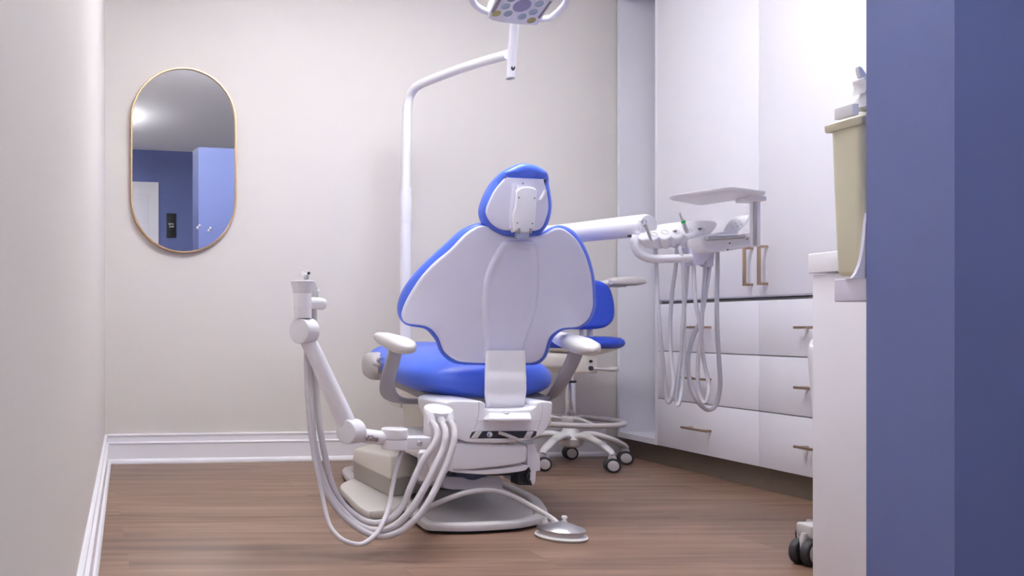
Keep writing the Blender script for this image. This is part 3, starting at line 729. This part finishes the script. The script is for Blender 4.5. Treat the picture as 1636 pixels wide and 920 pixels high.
face = [(781,24),(783,31),(792,35.5),(820,39),(848,41),(858,41),(864,34),(885,2),(893,-12),(886,-24),(860,-32),(835,-34),(812,-33),(803,-26)]
lh = obj('lamp_head', plate([l2(*p) for p in face], rnd(.006, 3, t=.05), lpl, smooth=2), M_white, lg, ang=45)
hold = NB()
for k in (0,): tube([W(824,10,3.33), lc-ln_*.045+V((0,.02,0))], .02, n=1, bm=hold)
obj('head_joint', hold, M_white, lh)
for u, v in ((808,10),(811.7,21.5),(834,26.4),(852,19),(861.6,6),(817.5,-2),(850,-14),(827,-16)):
    lathe([(0,-.002),(.0155,-.002),(.0155,.0015),(.012,.003),(0,.004)], onlamp(u, v), ln_, 20, EWB := NB()); obj('lens', EWB, M_ledw, lh)
for u, v in ((793,21.5),(849,32.3),(875,-14)):
    lathe([(0,-.002),(.0155,-.002),(.0155,.0015),(.012,.003),(0,.004)], onlamp(u, v), ln_, 20, EWB := NB()); obj('amber_lens', EWB, M_ledy, lh)['label'] = 'amber round lens in a corner of the lamp face'
obj('sensor', lathe([(0,-.002),(.031,-.002),(.031,.002),(.024,.006),(.01,.004),(0,.004)], onlamp(834,9), ln_, 32), M_lens, lh)
for uu in (0, 3.2): obj('vent_groove', tube([onlamp(789-uu,19), onlamp(801-uu,-3)], .003, n=1), M_greyd, lh)
obj('vent_groove', tube([onlamp(861,28), onlamp(880,2)], .0045, n=1), M_greyd, lh)
obj('rear_cable_cover', tube([lpl(*l2(789,35), .02), lpl(*l2(799,38.5), .03)], .007, n=1), M_dark, lh)
hdl = lambda pts: tube([lpl(*l2(u, v), .022) for u, v in pts], .0115, n=6, seg=16)
obj('handle', hdl([(790,28),(776,25),(764,19),(757,11),(755,2),(758,-8),(768,-18),(790,-24),(806,-25)]), M_white, lh)
obj('handle', hdl([(852,37),(866,38),(879,36.5),(890,29),(900,19),(907,9),(909,-2),(905,-12),(892,-20),(880,-23)]), M_white, lh)

# ------------------------------------------------------------------ delivery unit on the right
dY = 3.0
du = thing('delivery_unit', 'white instrument delivery unit with tray on a long arm, right of chair', 'dental delivery unit', V((2.05, dY, .9)))
D = lambda u, v, dy=0: W(u, v, dY+dy)
arm_ = NB(); q0 = V((p0.x+.02, PYp-.02, W(0,376,PYp).z))
tube([V((1.70,3.56,.30)), V((1.70,3.56,.60)), V((1.70,3.56,.90))], .03, n=2, bm=arm_)
tube([V((1.66,3.60,W(0,379,3.56).z)), W(840,378.5,3.56), W(900,373.5,3.36), W(985,364.5,3.12), W(1020,361,3.03), W(1032,360,3.005), W(1036,359.5,2.995)], [.030,.036,.0372,.0382,.0385,.0375,.034], n=3, seg=28, bm=arm_)
obj('support_arm', arm_, M_white, du, ang=50)
obj('arm_collar', drum(.042,.16,.006,V((1.70,3.56,.90))), M_white, du)
obj('riser_foot', box((1.50,3.46,.28),(1.76,3.66,.34), .01), M_cream, du)
obj('elbow_tube', tube([D(1017,376), D(1015,386), D(1017,397), D(1024,406.5), D(1036,412), D(1052,413.5), D(1080,413), D(1112,412)], .0148, n=5, seg=18), M_white, du)
obj('pivot_screw', box(V((D(1004,0).x-.005, dY-.012, D(0,377).z-.005)), V((D(1004,0).x+.004, dY-.002, D(0,377).z+.003)), .001), M_dark, du)
# instrument head : leaf-shaped body with five scalloped holders
top_px = [(1020,376),(1022,380),(1027,382),(1032,381.5),(1035.5,381.5),(1041,382.5),(1047,381.8),(1051,379),(1053,377.8),(1055,379.5),(1060,381.5),(1066,380.8),(1070.5,378),(1073,376.6),(1075,378),(1080,379.5),(1086,378.5),(1090,375.5),(1092.5,374.3),(1095,376),(1100,377.2),(1106,376),(1111,373.2),(1114.5,372),(1117,373.3),(1123,372.5),(1130,370),(1137,366.5),(1142,362),(1145,357),(1143,353.5),(1137,352),(1120,351.5),(1100,352.5),(1080,354),(1054,357.5),(1038,361.5),(1028,367.5)]
hz0 = .975
def onz(u, v, z): 
    Y = (H-z)*F/(v-V0); return V(((u-U0)/F*Y, Y))
# the head leans: a plane through the front edge rising to the back
hn_ = V((.06,-.88,.47)).normalized(); hc = D(1083,372)
def onpl(u, v, c, n):
    o = V((0,0,H)); d = V(((u-U0)/F, 1, -(v-V0)/F)); return o+d*((c-o).dot(n)/d.dot(n))
hu = V((1,0,0)); hu = (hu-hn_*hu.dot(hn_)).normalized(); hv = hn_.cross(hu)
def h2(u, v): p = onpl(u, v, hc, hn_)-hc; return V((p.dot(hu), p.dot(hv)))
hpl = lambda a, b, d: hc+hu*a+hv*b-hn_*d
def head_mesh():
    b = NB(); P = [h2(*p) for p in top_px]; P = [V((q.x, q.y)) for q in catmull([V((p.x, p.y, 0)) for p in P], 2, True)]
    n = len(P); c0 = hpl(h2(1086,366).x, h2(1086,366).y, 0); rings = []
    for ins, s_, dz, dy in ((.0055,1,0,0),(.002,1,.0008,0),(0,1,.003,0),(0,1,.007,.001),(0,.975,.014,.004),(0,.92,.023,.008),(0,.82,.034,.014),(0,.66,.043,.02),(0,.45,.046,.025)):
        Q_ = inset(P, ins) if ins else P
        rings.append([b.verts.new(c0+(hpl(q.x, q.y, 0)-c0)*s_+V((0, dy, -dz))) for q in Q_])
    for A_, B_ in zip(rings, rings[1:]):
        for k in range(n): b.faces.new((A_[k], A_[(k+1)%n], B_[(k+1)%n], B_[k]))
    b.faces.new(rings[0]); b.faces.new(rings[-1][::-1]); return b
hd = obj('instrument_head', head_mesh(), M_white, du, ang=50)
for k, (u, v) in enumerate(((1045,374),(1062,370.5),(1080,369.5),(1100,368),(1120,366.5))):
    c = onpl(u, v, hc, hn_)
    b = lathe([(.0085,-.004),(.0105,-.002),(.0105,.0012),(.0075,.0012),(.007,-.003)], c, hn_, 20, sc=(1.3,.75,1))
    o = obj('holder_ring', b, M_arm, hd)
for u, v in ((1078,369.8),(1117.5,366.3)): obj('coupling', lathe([(.003,-.002),(.0045,.002),(.0035,.006),(0,.006)], onpl(u,v,hc,hn_), hn_, 16, None, (1.5,.7,1)), M_greyd, hd)
for k, (u, v) in enumerate(((1026,384),(1036,389),(1066,396),(1104,401),(1118,398))):
    pass
obj('flow_bracket', plate([((u-U0)/F*2.97, H-(v-V0)/F*2.97) for u, v in ((1110,393),(1128,387),(1150,386),(1152,395),(1142,402),(1140,408),(1128,422),(1116,423),(1113,412))], rnd(.003,2,t=.06), lambda a, b, d: V((a, 2.985+d, b)), smooth=1), M_shell, du, ang=40)
obj('flow_bracket', plate([((u-U0)/F*2.99, H-(v-V0)/F*2.99) for u, v in ((1133,402),(1152,399),(1150,424),(1142,426),(1134,422))], rnd(.003,2,t=.03), lambda a, b, d: V((a, 3.02+d, b)), smooth=1), M_shell, du, ang=40)
hull = [(1118,381),(1130,377),(1150,371),(1170,371),(1190,374),(1205,372),(1210,378),(1209,385),(1203,392),(1185,397),(1160,401),(1138,404),(1126,402),(1120,394)]
hl = obj('control_body', plate([((u-U0)/F*2.94, H-(v-V0)/F*2.94) for u, v in hull], rnd(.006,4,t=.09), lambda a, b, d: V((a, 2.93+d, b)), smooth=2), M_white, du, ang=50)
bh = tube([D(1127,381.5,-.10), D(1131,380.8,-.10), D(1150,379.5,-.10), D(1185,377.5,-.10), D(1187,377.3,-.10)], [.007,.0092,.0092,.0092,.0085], seg=18)
obj('grab_bar', bh, M_steel, hl)
obj('bar_mount', tube([D(1187,377.3,-.10), D(1198,377,-.10), D(1206,378,-.08)], .0085), M_white, hl)
for u, v in ((1165,388.5),(1162,399),(1193,381.8)): obj('screw', drum(.0024,.003,.0005,W(u, v, 2.9315),(0,-1,0),12), M_dark, hl)
kp2 = [(1157.5,367),(1161,359),(1168,351),(1178,346.5),(1196,343.5),(1196,349),(1190,360),(1182,367),(1172,371),(1160,371)]
kn = V((-.15,-.85,.5)).normalized(); kc = D(1176,358,-.04)
ku = V((1,0,0)); ku = (ku-kn*ku.dot(kn)).normalized(); kv = kn.cross(ku)
def k2(u, v): p = onpl(u, v, kc, kn)-kc; return V((p.dot(ku), p.dot(kv)))
kpd = obj('touch_pad', plate([k2(*p) for p in kp2], rnd(.003,3,t=.014), lambda a, b, d: kc+ku*a+kv*b-kn*d, smooth=3), M_white, hl, ang=50)
for u, v in ((1168,360),(1175,356),(1182,353),(1171,364),(1179,361),(1185,358)): obj('pad_button', drum(.0035,.0012,.0004,onpl(u, v, kc, kn),kn,12), M_arm, kpd)
PTY = 2.87
pst = plate([(a_, b_) for a_, b_ in ((-.0100,-.009),(.0115,-.009),(.0115,.009),(-.0100,.009))], [(.002,0),(0,.002),(0,.152),(.002,.154)], lambda a, b, d: V((W(1206,0,PTY).x+a, PTY+b, W(0,394,PTY).z+d)), smooth=1)
tp = obj('tray_post', pst, M_white, du)
obj('post_edge', box(V((W(1201,0,PTY).x, PTY-.011, W(0,392,PTY).z)), V((W(1206,0,PTY).x, PTY-.004, W(0,322,PTY).z)), .001), M_grey, tp)
tz = H-(304-V0)/F*2.9
def trp(u, v, z): return onz(u, v, z)
tc = [onz(1063,316,1.108), onz(1117,326,1.108), onz(1229,309,1.108), onz(1166,300.5,1.108)]
def rc(P, r, n=4):
    out = []; m = len(P)
    for i in range(m):
        a, b, c = P[i-1], P[i], P[(i+1)%m]
        d1 = (a-b).normalized()*r; d2 = (c-b).normalized()*r
        for k in range(n+1):
            t = k/n; out.append((b+d1)*(1-t)**2+b*2*t*(1-t)+(b+d2)*t*t)
    return out
obj('tray', plate(rc(tc, .035), [(.020,0),(.008,.001),(.002,.005),(0,.010),(-.001,.013),(.001,.014),(.004,.013),(.008,.006),(.018,.004)], lambda a, b, d: V((a, b, 1.100+d)), smooth=1), M_white, du, ang=50)
obj('tray_clamp', box(V((W(1185,0,PTY).x, PTY-.03, W(0,323,PTY).z)), V((W(1214,0,PTY).x, PTY+.03, 1.1015)), .003), M_white, du)

# handpieces and hoses
H1 = [(1046,384),(1047.5,400),(1049,430),(1050.6,481),(1054.5,532.7),(1059.6,584),(1063.4,630),(1068.6,643),(1073.7,630),(1075.5,610),(1072,574),(1070.5,520),(1073.7,468.5),(1079,430),(1081.5,398),(1082,392)]
H2 = [(1101,392),(1100,400),(1098.5,430),(1095.5,468.5),(1090.4,520),(1088.5,558),(1084,597),(1080.6,630),(1082,647),(1085.8,640.5),(1090.4,610),(1093,558),(1093,507),(1091.2,430),(1086.5,398.6),(1085.5,392)]
H3 = [(1108,394),(1109,402),(1108.4,430),(1111,481),(1118.6,520),(1121,550),(1126,584),(1131.5,610),(1131.5,630),(1127.6,643),(1120,637),(1114.8,612),(1115.5,571),(1120.7,532.7),(1121.5,507),(1123.8,468.5),(1126.5,430),(1126.5,390)]
H4 = [(1135,396),(1134.6,402),(1132.8,430),(1126,476),(1118.6,512),(1106.5,540.4),(1099.4,573.8),(1102,609.7),(1111,635),(1123.8,651),(1134,654.7),(1144,645.7),(1150.7,615),(1148.5,574),(1145.6,520),(1145.2,468.5),(1146.2,430),(1145.8,395)]
def hose(pts, r, d0, d1, name, parent, base=dY, m=M_hose2, seg=12):
    k = len(pts)-1
    return obj(name, tube([W(u, v, base+d0+(d1-d0)*i/k+.012*math.sin(i*1.3)) for i, (u, v) in enumerate(pts)], r, n=5, seg=seg), m, parent, ang=80)
hp1 = thing('air_water_syringe', 'silver syringe handpiece in the leftmost holder of the delivery unit', 'dental instrument', D(1038,384,-.03))
b1 = tube([D(1029,358,-.045), D(1032,362,-.045), D(1036,372,-.04), D(1040,384,-.03)], [.0058,.0062,.005,.0042], seg=14)
obj('body', b1, M_steel, hp1)
obj('head_ring', tube([D(1029+3.4*math.cos(2*PI*k/16), 354.5+3.4*math.sin(2*PI*k/16), -.046) for k in range(16)], .0016, n=1, closed=True, seg=8), M_chrome, hp1)
obj('nozzle', tube([D(1028,355,-.046), D(1024,354,-.048), D(1020.5,353,-.05)], [.0022,.0018,.0012], seg=8), M_chrome, hp1)
hose(H1, .0062, .0, .03, 'hose', hp1)
hp2 = thing('slow_handpiece', 'slim silver handpiece with a green ring in the fourth holder', 'dental instrument', D(1096,369,-.03))
obj('grip', tube([D(1092,356,-.035), D(1095,365,-.035), D(1098,371,-.03)], [.0062,.0066,.0058], seg=16), M_steel, hp2)
obj('green_ring', tube([D(1091,352.5,-.036), D(1092.2,356,-.035)], .0068, n=1, seg=16), M_green, hp2)['label'] = 'green ring'
obj('neck', tube([D(1086.5,343,-.04), D(1088.3,348,-.038), D(1091,353,-.036)], [.0028,.0034,.0044], seg=12), M_steel, hp2)
obj('tip', lathe([(0,-.004),(.0036,-.003),(.0036,.003),(0,.004)], D(1086,341.5,-.04), (0,.3,1), 12), M_chrome, hp2)
hose(H4, .0068, .02, .05, 'hose', hp2)
t3 = tag(hose(H2, .0058, .03, .0, 'handpiece_hose', None), 'grey hose in a tight narrow loop under the middle holder', 'hose', 'spare handpiece hoses')
t4 = tag(hose(H3, .0060, -.012, .015, 'handpiece_hose', None), 'grey hose crossing in a figure eight under the last holder', 'hose', 'spare handpiece hoses')

# ------------------------------------------------------------------ assistant's instrument arm on the left
nY = 2.62
Q = lambda u, v, dy=0: W(u, v, nY+dy)
aa = thing('assistant_arm', 'white jointed suction arm reaching up at the left of chair', 'instrument arm', Q(690,720,.2))
ctop = Q(482,449)
cc = lambda v: Q(0,v).z-Q(0,508).z
colm = lathe([(.0265,0),(.0265,cc(492)),(.0258,cc(491.5)),(.0258,cc(491)),(.0265,cc(490.5)),(.0258,cc(470)),(.0250,cc(468.5)),(.0262,cc(468)),(.0285,cc(462)),(.0325,cc(455)),(.0345,cc(451)),(.0350,cc(449.5)),(.0335,cc(448.5)),(0,cc(448.2))], Q(483.3,508), seg=40)
col_ = obj('holder_post', colm, M_white, aa, ang=22)
kax = V((.80,-.60,0)).normalized()
kc1 = Q(486.5,528.5)
obj('upper_knuckle', drum(.0385,.052,.004,kc1+V((-.80,-.60,0)).normalized()*.026+V((0,.0,0)), (.80,.60,0), 40), M_white, aa)
tb_ = tube([Q(490,540,.01), Q(505,570,.01), Q(528,620,.01), Q(549,665,.01), Q(556,683,.01)], [.0235,.0245,.0262,.0275,.0275], seg=24)
obj('forearm', tb_, M_white, aa, ang=50)
obj('lower_knuckle', drum(.0365,.055,.004,Q(562,689)+V((-.80,-.60,0)).normalized()*.03, (.80,.60,0), 40), M_white, aa)
sl = tube([Q(570,694,.02), Q(590,697,.02), Q(613,700,.02)], .0215, n=3, seg=28)
slv = obj('sleeve', sl, M_white, aa)
lbl = NB(); 
def sleeve_pt(u, f): 
    c = Q(u, 696.8+(u-590)*.13, .02); return c+V((0, -math.cos(f)*.0219, math.sin(f)*.0219))
for i in range(6):
    for j in range(6):
        f0, f1 = -.62+.85*j/6, -.62+.85*(j+1)/6; u0, u1 = 581+20*i/6, 581+20*(i+1)/6
        vs = [lbl.verts.new(sleeve_pt(a_, b_)) for a_, b_ in ((u0,f0),(u1,f0),(u1,f1),(u0,f1))]; lbl.faces.new(vs)
ex = bmesh.ops.extrude_face_region(lbl, geom=lbl.faces[:])
for v_ in ex['geom']:
    if isinstance(v_, bmesh.types.BMVert): v_.co.y += .001
obj('maker_label', lbl, M_label, slv)
pr = NB()
for (u, f, w_) in ((583.5,.12,3),(584,-.02,1.6),(586.5,-.04,1.6),(584,-.35,2.5),(588,-.38,3),(594,-.38,3),(598.5,.1,1.8),(598,-.36,1.5),(590,.14,3),(594.5,.14,1.2)):
    p = sleeve_pt(u, f); box(V((p.x, p.y-.0013, p.z)), V((p.x+w_*.0013, p.y+.0003, p.z+.0009)), bm=pr)
obj('label_print', pr, M_print, slv)
pk = NB(); drum(.0385,.033,.005,Q(630.5,0,.02).xy.to_3d()+V((0,0,Q(0,702.5).z)),bm=pk)
obj('puck_lid', pk, M_white, aa)
pk2 = drum(.0385,.030,.003,Q(630.5,0,.02).xy.to_3d()+V((0,0,Q(0,718.7).z)))
join(pk2, box(V((Q(630,0).x, nY-.005, Q(0,718).z)), V((Q(688,0).x, nY+.045, Q(0,698).z)), .004))
obj('puck_base', pk2, M_white, aa)
obj('hinge_screw', lathe([(.0085,0),(.0085,.002),(.006,.004),(.004,.003),(0,.003)], Q(669.5,708)+V((0,-.005,0)), (0,-1,0)), M_steel, aa)
# hose head
hx = Q(704,0,.06); hcz = Q(0,655).z
hs = []
for u0, u1, v, hy in ((686,722,750,.022),(683,722,735,.024),(680,722,715,.028),(678,722,690,.030),(678.5,722,665,.030),(678,722,658,.029)):
    a_, b_ = Q(u0, v, .07), Q(u1, v, .07); hs.append((V(((a_.x+b_.x)/2, nY+.07, a_.z)), (b_.x-a_.x)/2, hy, (1,0,0), (0,1,0), 2.8))
obj('hose_head', loft(hs, 32), M_white, aa, ang=50)
a_, b_ = Q(678,655,.07), Q(722.5,655,.07)
cpz = (a_+b_)/2
obj('head_cap', lathe([(.95,-.012),(1.0,-.009),(1.0,.001),(.96,.006),(.7,.011),(.3,.014),(0,.0145)], (0,0,0), seg=36, sc=((b_.x-a_.x)/2,.032,1)) if False else
    (lambda bmx: (bmx.transform(Matrix.Translation(cpz) @ Matrix.Rotation(math.radians(17), 4, 'X')), bmx)[1])(lathe([(.95,-.014),(1.0,-.010),(1.0,.001),(.96,.005),(.7,.009),(.3,.011),(0,.0115)], (0,0,0), seg=36, sc=((b_.x-a_.x)/2,.042,1))), M_white, aa, ang=40)
for u, v in ((688,668),(704.5,669.5),(718,667.5)):
    c = Q(u, v, .04)
    k = NB(); lathe([(.0125,-.012),(.0130,-.008),(.0125,.012),(.009,.014)], c, V((-.1,.45,1)), 20, k)
    obj('hose_outlet', k, M_white, aa)
obj('mount_plate', hexa([(Q(684,0).x,nY+.09,.20),(Q(722,0).x,nY+.09,.20),(1.20,3.02,.20),(1.10,3.02,.20),(Q(684,0).x,nY+.09,.29),(Q(722,0).x,nY+.09,.29),(1.20,3.02,.29),(1.10,3.02,.29)], .006), M_white, aa)
hsy = [(690,674,.02),(696,682,.0),(698.5,696,-.02),(692,712,-.03),(675,737,-.04),(656,778,-.05),(645,806,-.05),(632,822,-.05),(617,832,-.05),(599,835,-.04),(582,831.5,-.03),(567,822,-.02),(551,808,-.01),(538.5,789,0),(529,768,.01),(522.6,743,.02),(516,712,.03),(511,682,.04),(507.5,648,.05),(504.5,600,.06),(503,560,.07),(502,520,.075),(501.5,492,.08),(501,478,.08)]
hsz = [(706,676,.02),(711,686,.0),(711.5,700,-.02),(707,718,-.03),(697,740,-.045),(684,768,-.06),(672,790,-.07),(660,810,-.075),(646.6,826,-.075),(633,838,-.07),(618,845,-.065),(602,847,-.06),(586,844.5,-.05),(568,835,-.04),(551,819,-.03),(535,801,-.015),(522.6,779,0),(514,757,.01),(507.5,735,.02),(502.5,712,.03),(499.5,690,.04),(496.5,650,.05),(494.5,620,.06),(494,580,.07),(495,540,.075),(496,500,.08),(497,476,.08)]
hsx = [(720,674,.02),(725.5,684,.0),(726,698,-.02),(722,717,-.035),(713,742,-.05),(700,772,-.065),(686,799,-.08),(672,820,-.085),(656,836,-.085),(640,848,-.08),(621,855.5,-.075),(606,857,-.07),(592,854,-.065),(576,846,-.055),(561,835,-.045),(544,819,-.03),(529,798,-.015),(518.5,779,0),(510,757,.01),(504,735,.02),(500.5,712,.035),(497,690,.045),(494,650,.06),(491.5,620,.07),(491,580,.08),(492,540,.085),(496,500,.09),(503,470,.09)]
hth = [(643,719,.02),(639,730,.01),(633,750,-.0),(627,778,-.02),(622.8,803,-.04),(618,820,-.06),(611.6,835,-.08),(603,850,-.1),(592.6,860.5,-.12),(583,867,-.13),(573.5,869.5,-.135),(559,867,-.13),(545,860.5,-.12),(534,850,-.1),(526,837,-.08),(520,817,-.06),(515,792,-.04),(508,759,-.02),(502,728,0),(497,695,.02),(493,660,.04),(491,632,.05),(489.5,600,.06),(489,570,.07),(492,535,.08),(493,505,.085),(489.5,470,.06),(489,452,.035)]
def hose2(P, r, parent, name='hose'):
    return obj(name, tube([W(u, v, nY+d) for u, v, d in P], r, n=5, seg=14), M_hose, parent, ang=80)
i1 = thing('high_volume_suction', 'white rounded suction handpiece lying sideways behind the arm top', 'dental instrument', Q(508,485,.06))
obj('body', tube([Q(495,484,.045), Q(500,484,.045), Q(512,485.3,.045), Q(517,485.5,.045), Q(520,485.6,.045), Q(521.5,485.6,.045)], [.017,.018,.0185,.017,.012,.005], seg=24, n=4), M_white, i1, ang=60)
hose2(hsz, .0098, i1)
i2 = thing('saliva_ejector', 'slender pale grey ejector with ball tip standing behind arm top', 'dental instrument', Q(503,475,.08))
obj('valve', tube([Q(504,478,.08), Q(503,466,.08), Q(501,452,.08)], [.0085,.0095,.006]), M_grey, i2)
obj('tip', tube([Q(503,451,.08), Q(506,457,.08), Q(508.5,463,.08)], .0042), M_arm, i2)
obj('ball', lathe([(0,-.0065),(.0045,-.0045),(.0065,0),(.0045,.0045),(0,.0065)], Q(508.5,464.5,.078), seg=16), M_white, i2)
hose2(hsy, .0092, i2)
i3 = thing('air_syringe', 'small silver syringe nozzle on top of the left arm', 'dental instrument', Q(489,449,.05))
vb = tube([Q(489,450,.015), Q(489,443,.015), Q(489.5,438,.015)], [.0085,.0075,.006])
obj('body', vb, M_steel, i3)
obj('nozzle', tube([Q(489.5,440,.015), Q(485,437,.015), Q(480,433.5,.015)], [.0045,.0038,.0028]), M_chrome, i3)
obj('button', drum(.004,.008,.001,Q(492,438,.015),(.6,-.3,.8)), M_dark, i3)
hose2(hth, .0068, i3)
i4 = obj('suction_hose', tube([W(u, v, nY+d) for u, v, d in hsx], .0094, n=5, seg=14), M_hose, None, ang=80)
tag(i4, 'outermost thick grey hose looping lowest of the three from the arm head', 'hose')

# ------------------------------------------------------------------ foot control
fc = G(896.5, 858.5); fr_ = .077
ft = thing('foot_control', 'round silver foot pedal on the floor in front of the chair', 'foot pedal', fc)
obj('rubber_base', lathe([(fr_-.004,0),(fr_,.003),(fr_+.001,.007),(fr_-.002,.011),(fr_-.010,.012)], fc, seg=48), M_arm, ft)
obj('lower_ring', lathe([(fr_-.012,.010),(fr_-.011,.020),(fr_-.013,.022)], fc, seg=48), M_steel, ft)
obj('dome', lathe([(fr_-.008,.022),(fr_-.006,.024),(fr_-.006,.029),(fr_-.009,.032),(fr_*.5,.043),(.014,.051),(.008,.052),(0,.052)], fc, seg=48), M_steel, ft)
tg = NB(); c = fc+V((.026,.03,.036))
lathe([(.008,0),(.008,.012),(.005,.013),(.005,.017),(.008,.018),(.009,.024),(.006,.028),(0,.028)], c, seg=16, bm=tg)
obj('toggle', tg, M_arm, ft)
tg2 = NB(); lathe([(.010,0),(.010,.012),(.007,.016),(.007,.024),(0,.025)], fc+V((-.036,.03,.034)), seg=16, bm=tg2)
obj('hose_fitting', tg2, M_grey, ft)
fh = [(683,811,3.0),(700,803,2.97),(722,794,2.95),(745,787,2.94),(768,783.5,2.94),(790,784,2.94),(810,789,2.93),(830,798,2.92),(848,808,2.90),(866,818,2.87),(880,827,2.85),(889,834,2.83),(892,842,2.815)]
obj('hose', tube([W(*p) for p in fh], .0085, n=5, seg=14), M_grey, ft, ang=80)

# ------------------------------------------------------------------ mobile cart hidden behind the sink cabinet
mc2 = thing('mobile_cart', 'white rounded mobile cart on twin casters, mostly behind sink cabinet', 'cart', V((2.17, 2.52, 0)))
cx_ = lambda u: (u-U0)/F*2.52
cz_ = lambda v: H-(v-V0)/F*2.52
secs = []
for v, uL in ((704,1301),(690,1299.5),(620,1295),(566,1291.5),(560,1291.2),(550,1293),(543,1297),(539,1303),(537,1312)):
    r = .121-(uL-1291.2)*.0017; secs.append((V((2.17, 2.52, cz_(v))), r, r, (1,0,0), (0,1,0), 2.0))
obj('body', loft(secs, 40), M_white, mc2, ang=50)
obj('handle_knob', lathe([(0,-.012),(.010,-.009),(.013,0),(.010,.009),(0,.012)], V((cx_(1301), 2.43, cz_(697))), seg=20), M_white, mc2)
obj('pedestal', loft([(V((2.17,2.52,z)), r, r, (1,0,0), (0,1,0), 2.2) for z, r in ((.08,.09),(.12,.085),(.15,.05),(.36,.05))], 32), M_grey, mc2)
ck = V((cx_(1277), 2.50, 0))
obj('foot', box(V((cx_(1279), 2.48, .075)), V((2.2, 2.54, .115)), .008), M_grey, mc2)
caster(ck+V((0,.0,0)), .036, .050, math.radians(-66), mc2)
caster(V((2.17,2.36,0)), .0335, .046, math.radians(30), mc2)
caster(V((2.35,2.52,0)), .0335, .046, math.radians(70), mc2)
caster(V((2.17,2.70,0)), .0335, .046, math.radians(10), mc2)

# ------------------------------------------------------------------ added hanging luminaires that light the room
def area(name, loc, rot, sx, sy, e, col=(.95,.95,1.0)):
    l = bpy.data.lights.new(name, 'AREA'); l.shape = 'RECTANGLE'; l.size = sx; l.size_y = sy; l.energy = e; l.color = col
    o = bpy.data.objects.new(name, l); C.objects.link(o); o.location = loc; o.rotation_euler = rot; return o
LZ = 2.55
for i, (x, y, sx, dn, upw, lab) in enumerate(((1.30, 2.78, 1.2, 19, 98, 'long added luminaire hung above the dental chair to light the room'), (0.60, 0.25, .60, 7, 40, 'short added luminaire hung by the doorway to light the room'))):  # invented luminaires, added to brighten ceiling and walls
    t = thing('added_pendant_light', lab, 'added light', V((x, y, LZ)), 'added hanging luminaires')
    obj('housing', box((x-sx/2,y-.10,LZ-.025),(x+sx/2,y+.10,LZ+.025), .006), M_trim, t)
    obj('diffuser', box((x-sx/2+.02,y-.085,LZ-.029),(x+sx/2-.02,y+.085,LZ-.024), .001), M_panel, t)
    obj('upper_diffuser', box((x-sx/2+.02,y-.085,LZ+.024),(x+sx/2-.02,y+.085,LZ+.029), .001), M_panel, t)
    for k in (-1, 1): obj('hanger', tube([V((x+k*sx*.4,y,LZ+.02)), V((x+k*sx*.4,y,CEIL-.002))], .003, n=1, seg=8), M_steel, t)
    area('added_lamp_down', (x, y, LZ-.035), (0,0,0), sx-.04, .17, dn, (.96,.96,1.0))
    area('added_lamp_up', (x, y, LZ+.035), (PI,0,0), sx-.04, .17, upw, (.96,.96,1.0))

w = bpy.data.worlds.new('world'); bpy.context.scene.world = w; w.use_nodes = True
w.node_tree.nodes['Background'].inputs[0].default_value = (.9,.92,1,1); w.node_tree.nodes['Background'].inputs[1].default_value = .6

# ------------------------------------------------------------------ camera
cam = bpy.data.cameras.new('camera'); co = bpy.data.objects.new('camera', cam); C.objects.link(co)
co.location = (0,0,H); co.rotation_euler = (PI/2,0,0)
cam.sensor_width = 36; cam.lens = F/1636*36
cam.shift_x = (818-U0)/1636; cam.shift_y = (V0-460)/1636
cam.clip_start = .02
s = bpy.context.scene
s.camera = co
s.view_settings.view_transform = 'Standard'; s.view_settings.look = 'None'
s.view_settings.exposure = 0.22; s.view_settings.gamma = 1; s.view_settings.use_curve_mapping = False
s.cycles.use_denoising = True
s.cycles.max_bounces = 10; s.cycles.diffuse_bounces = 6
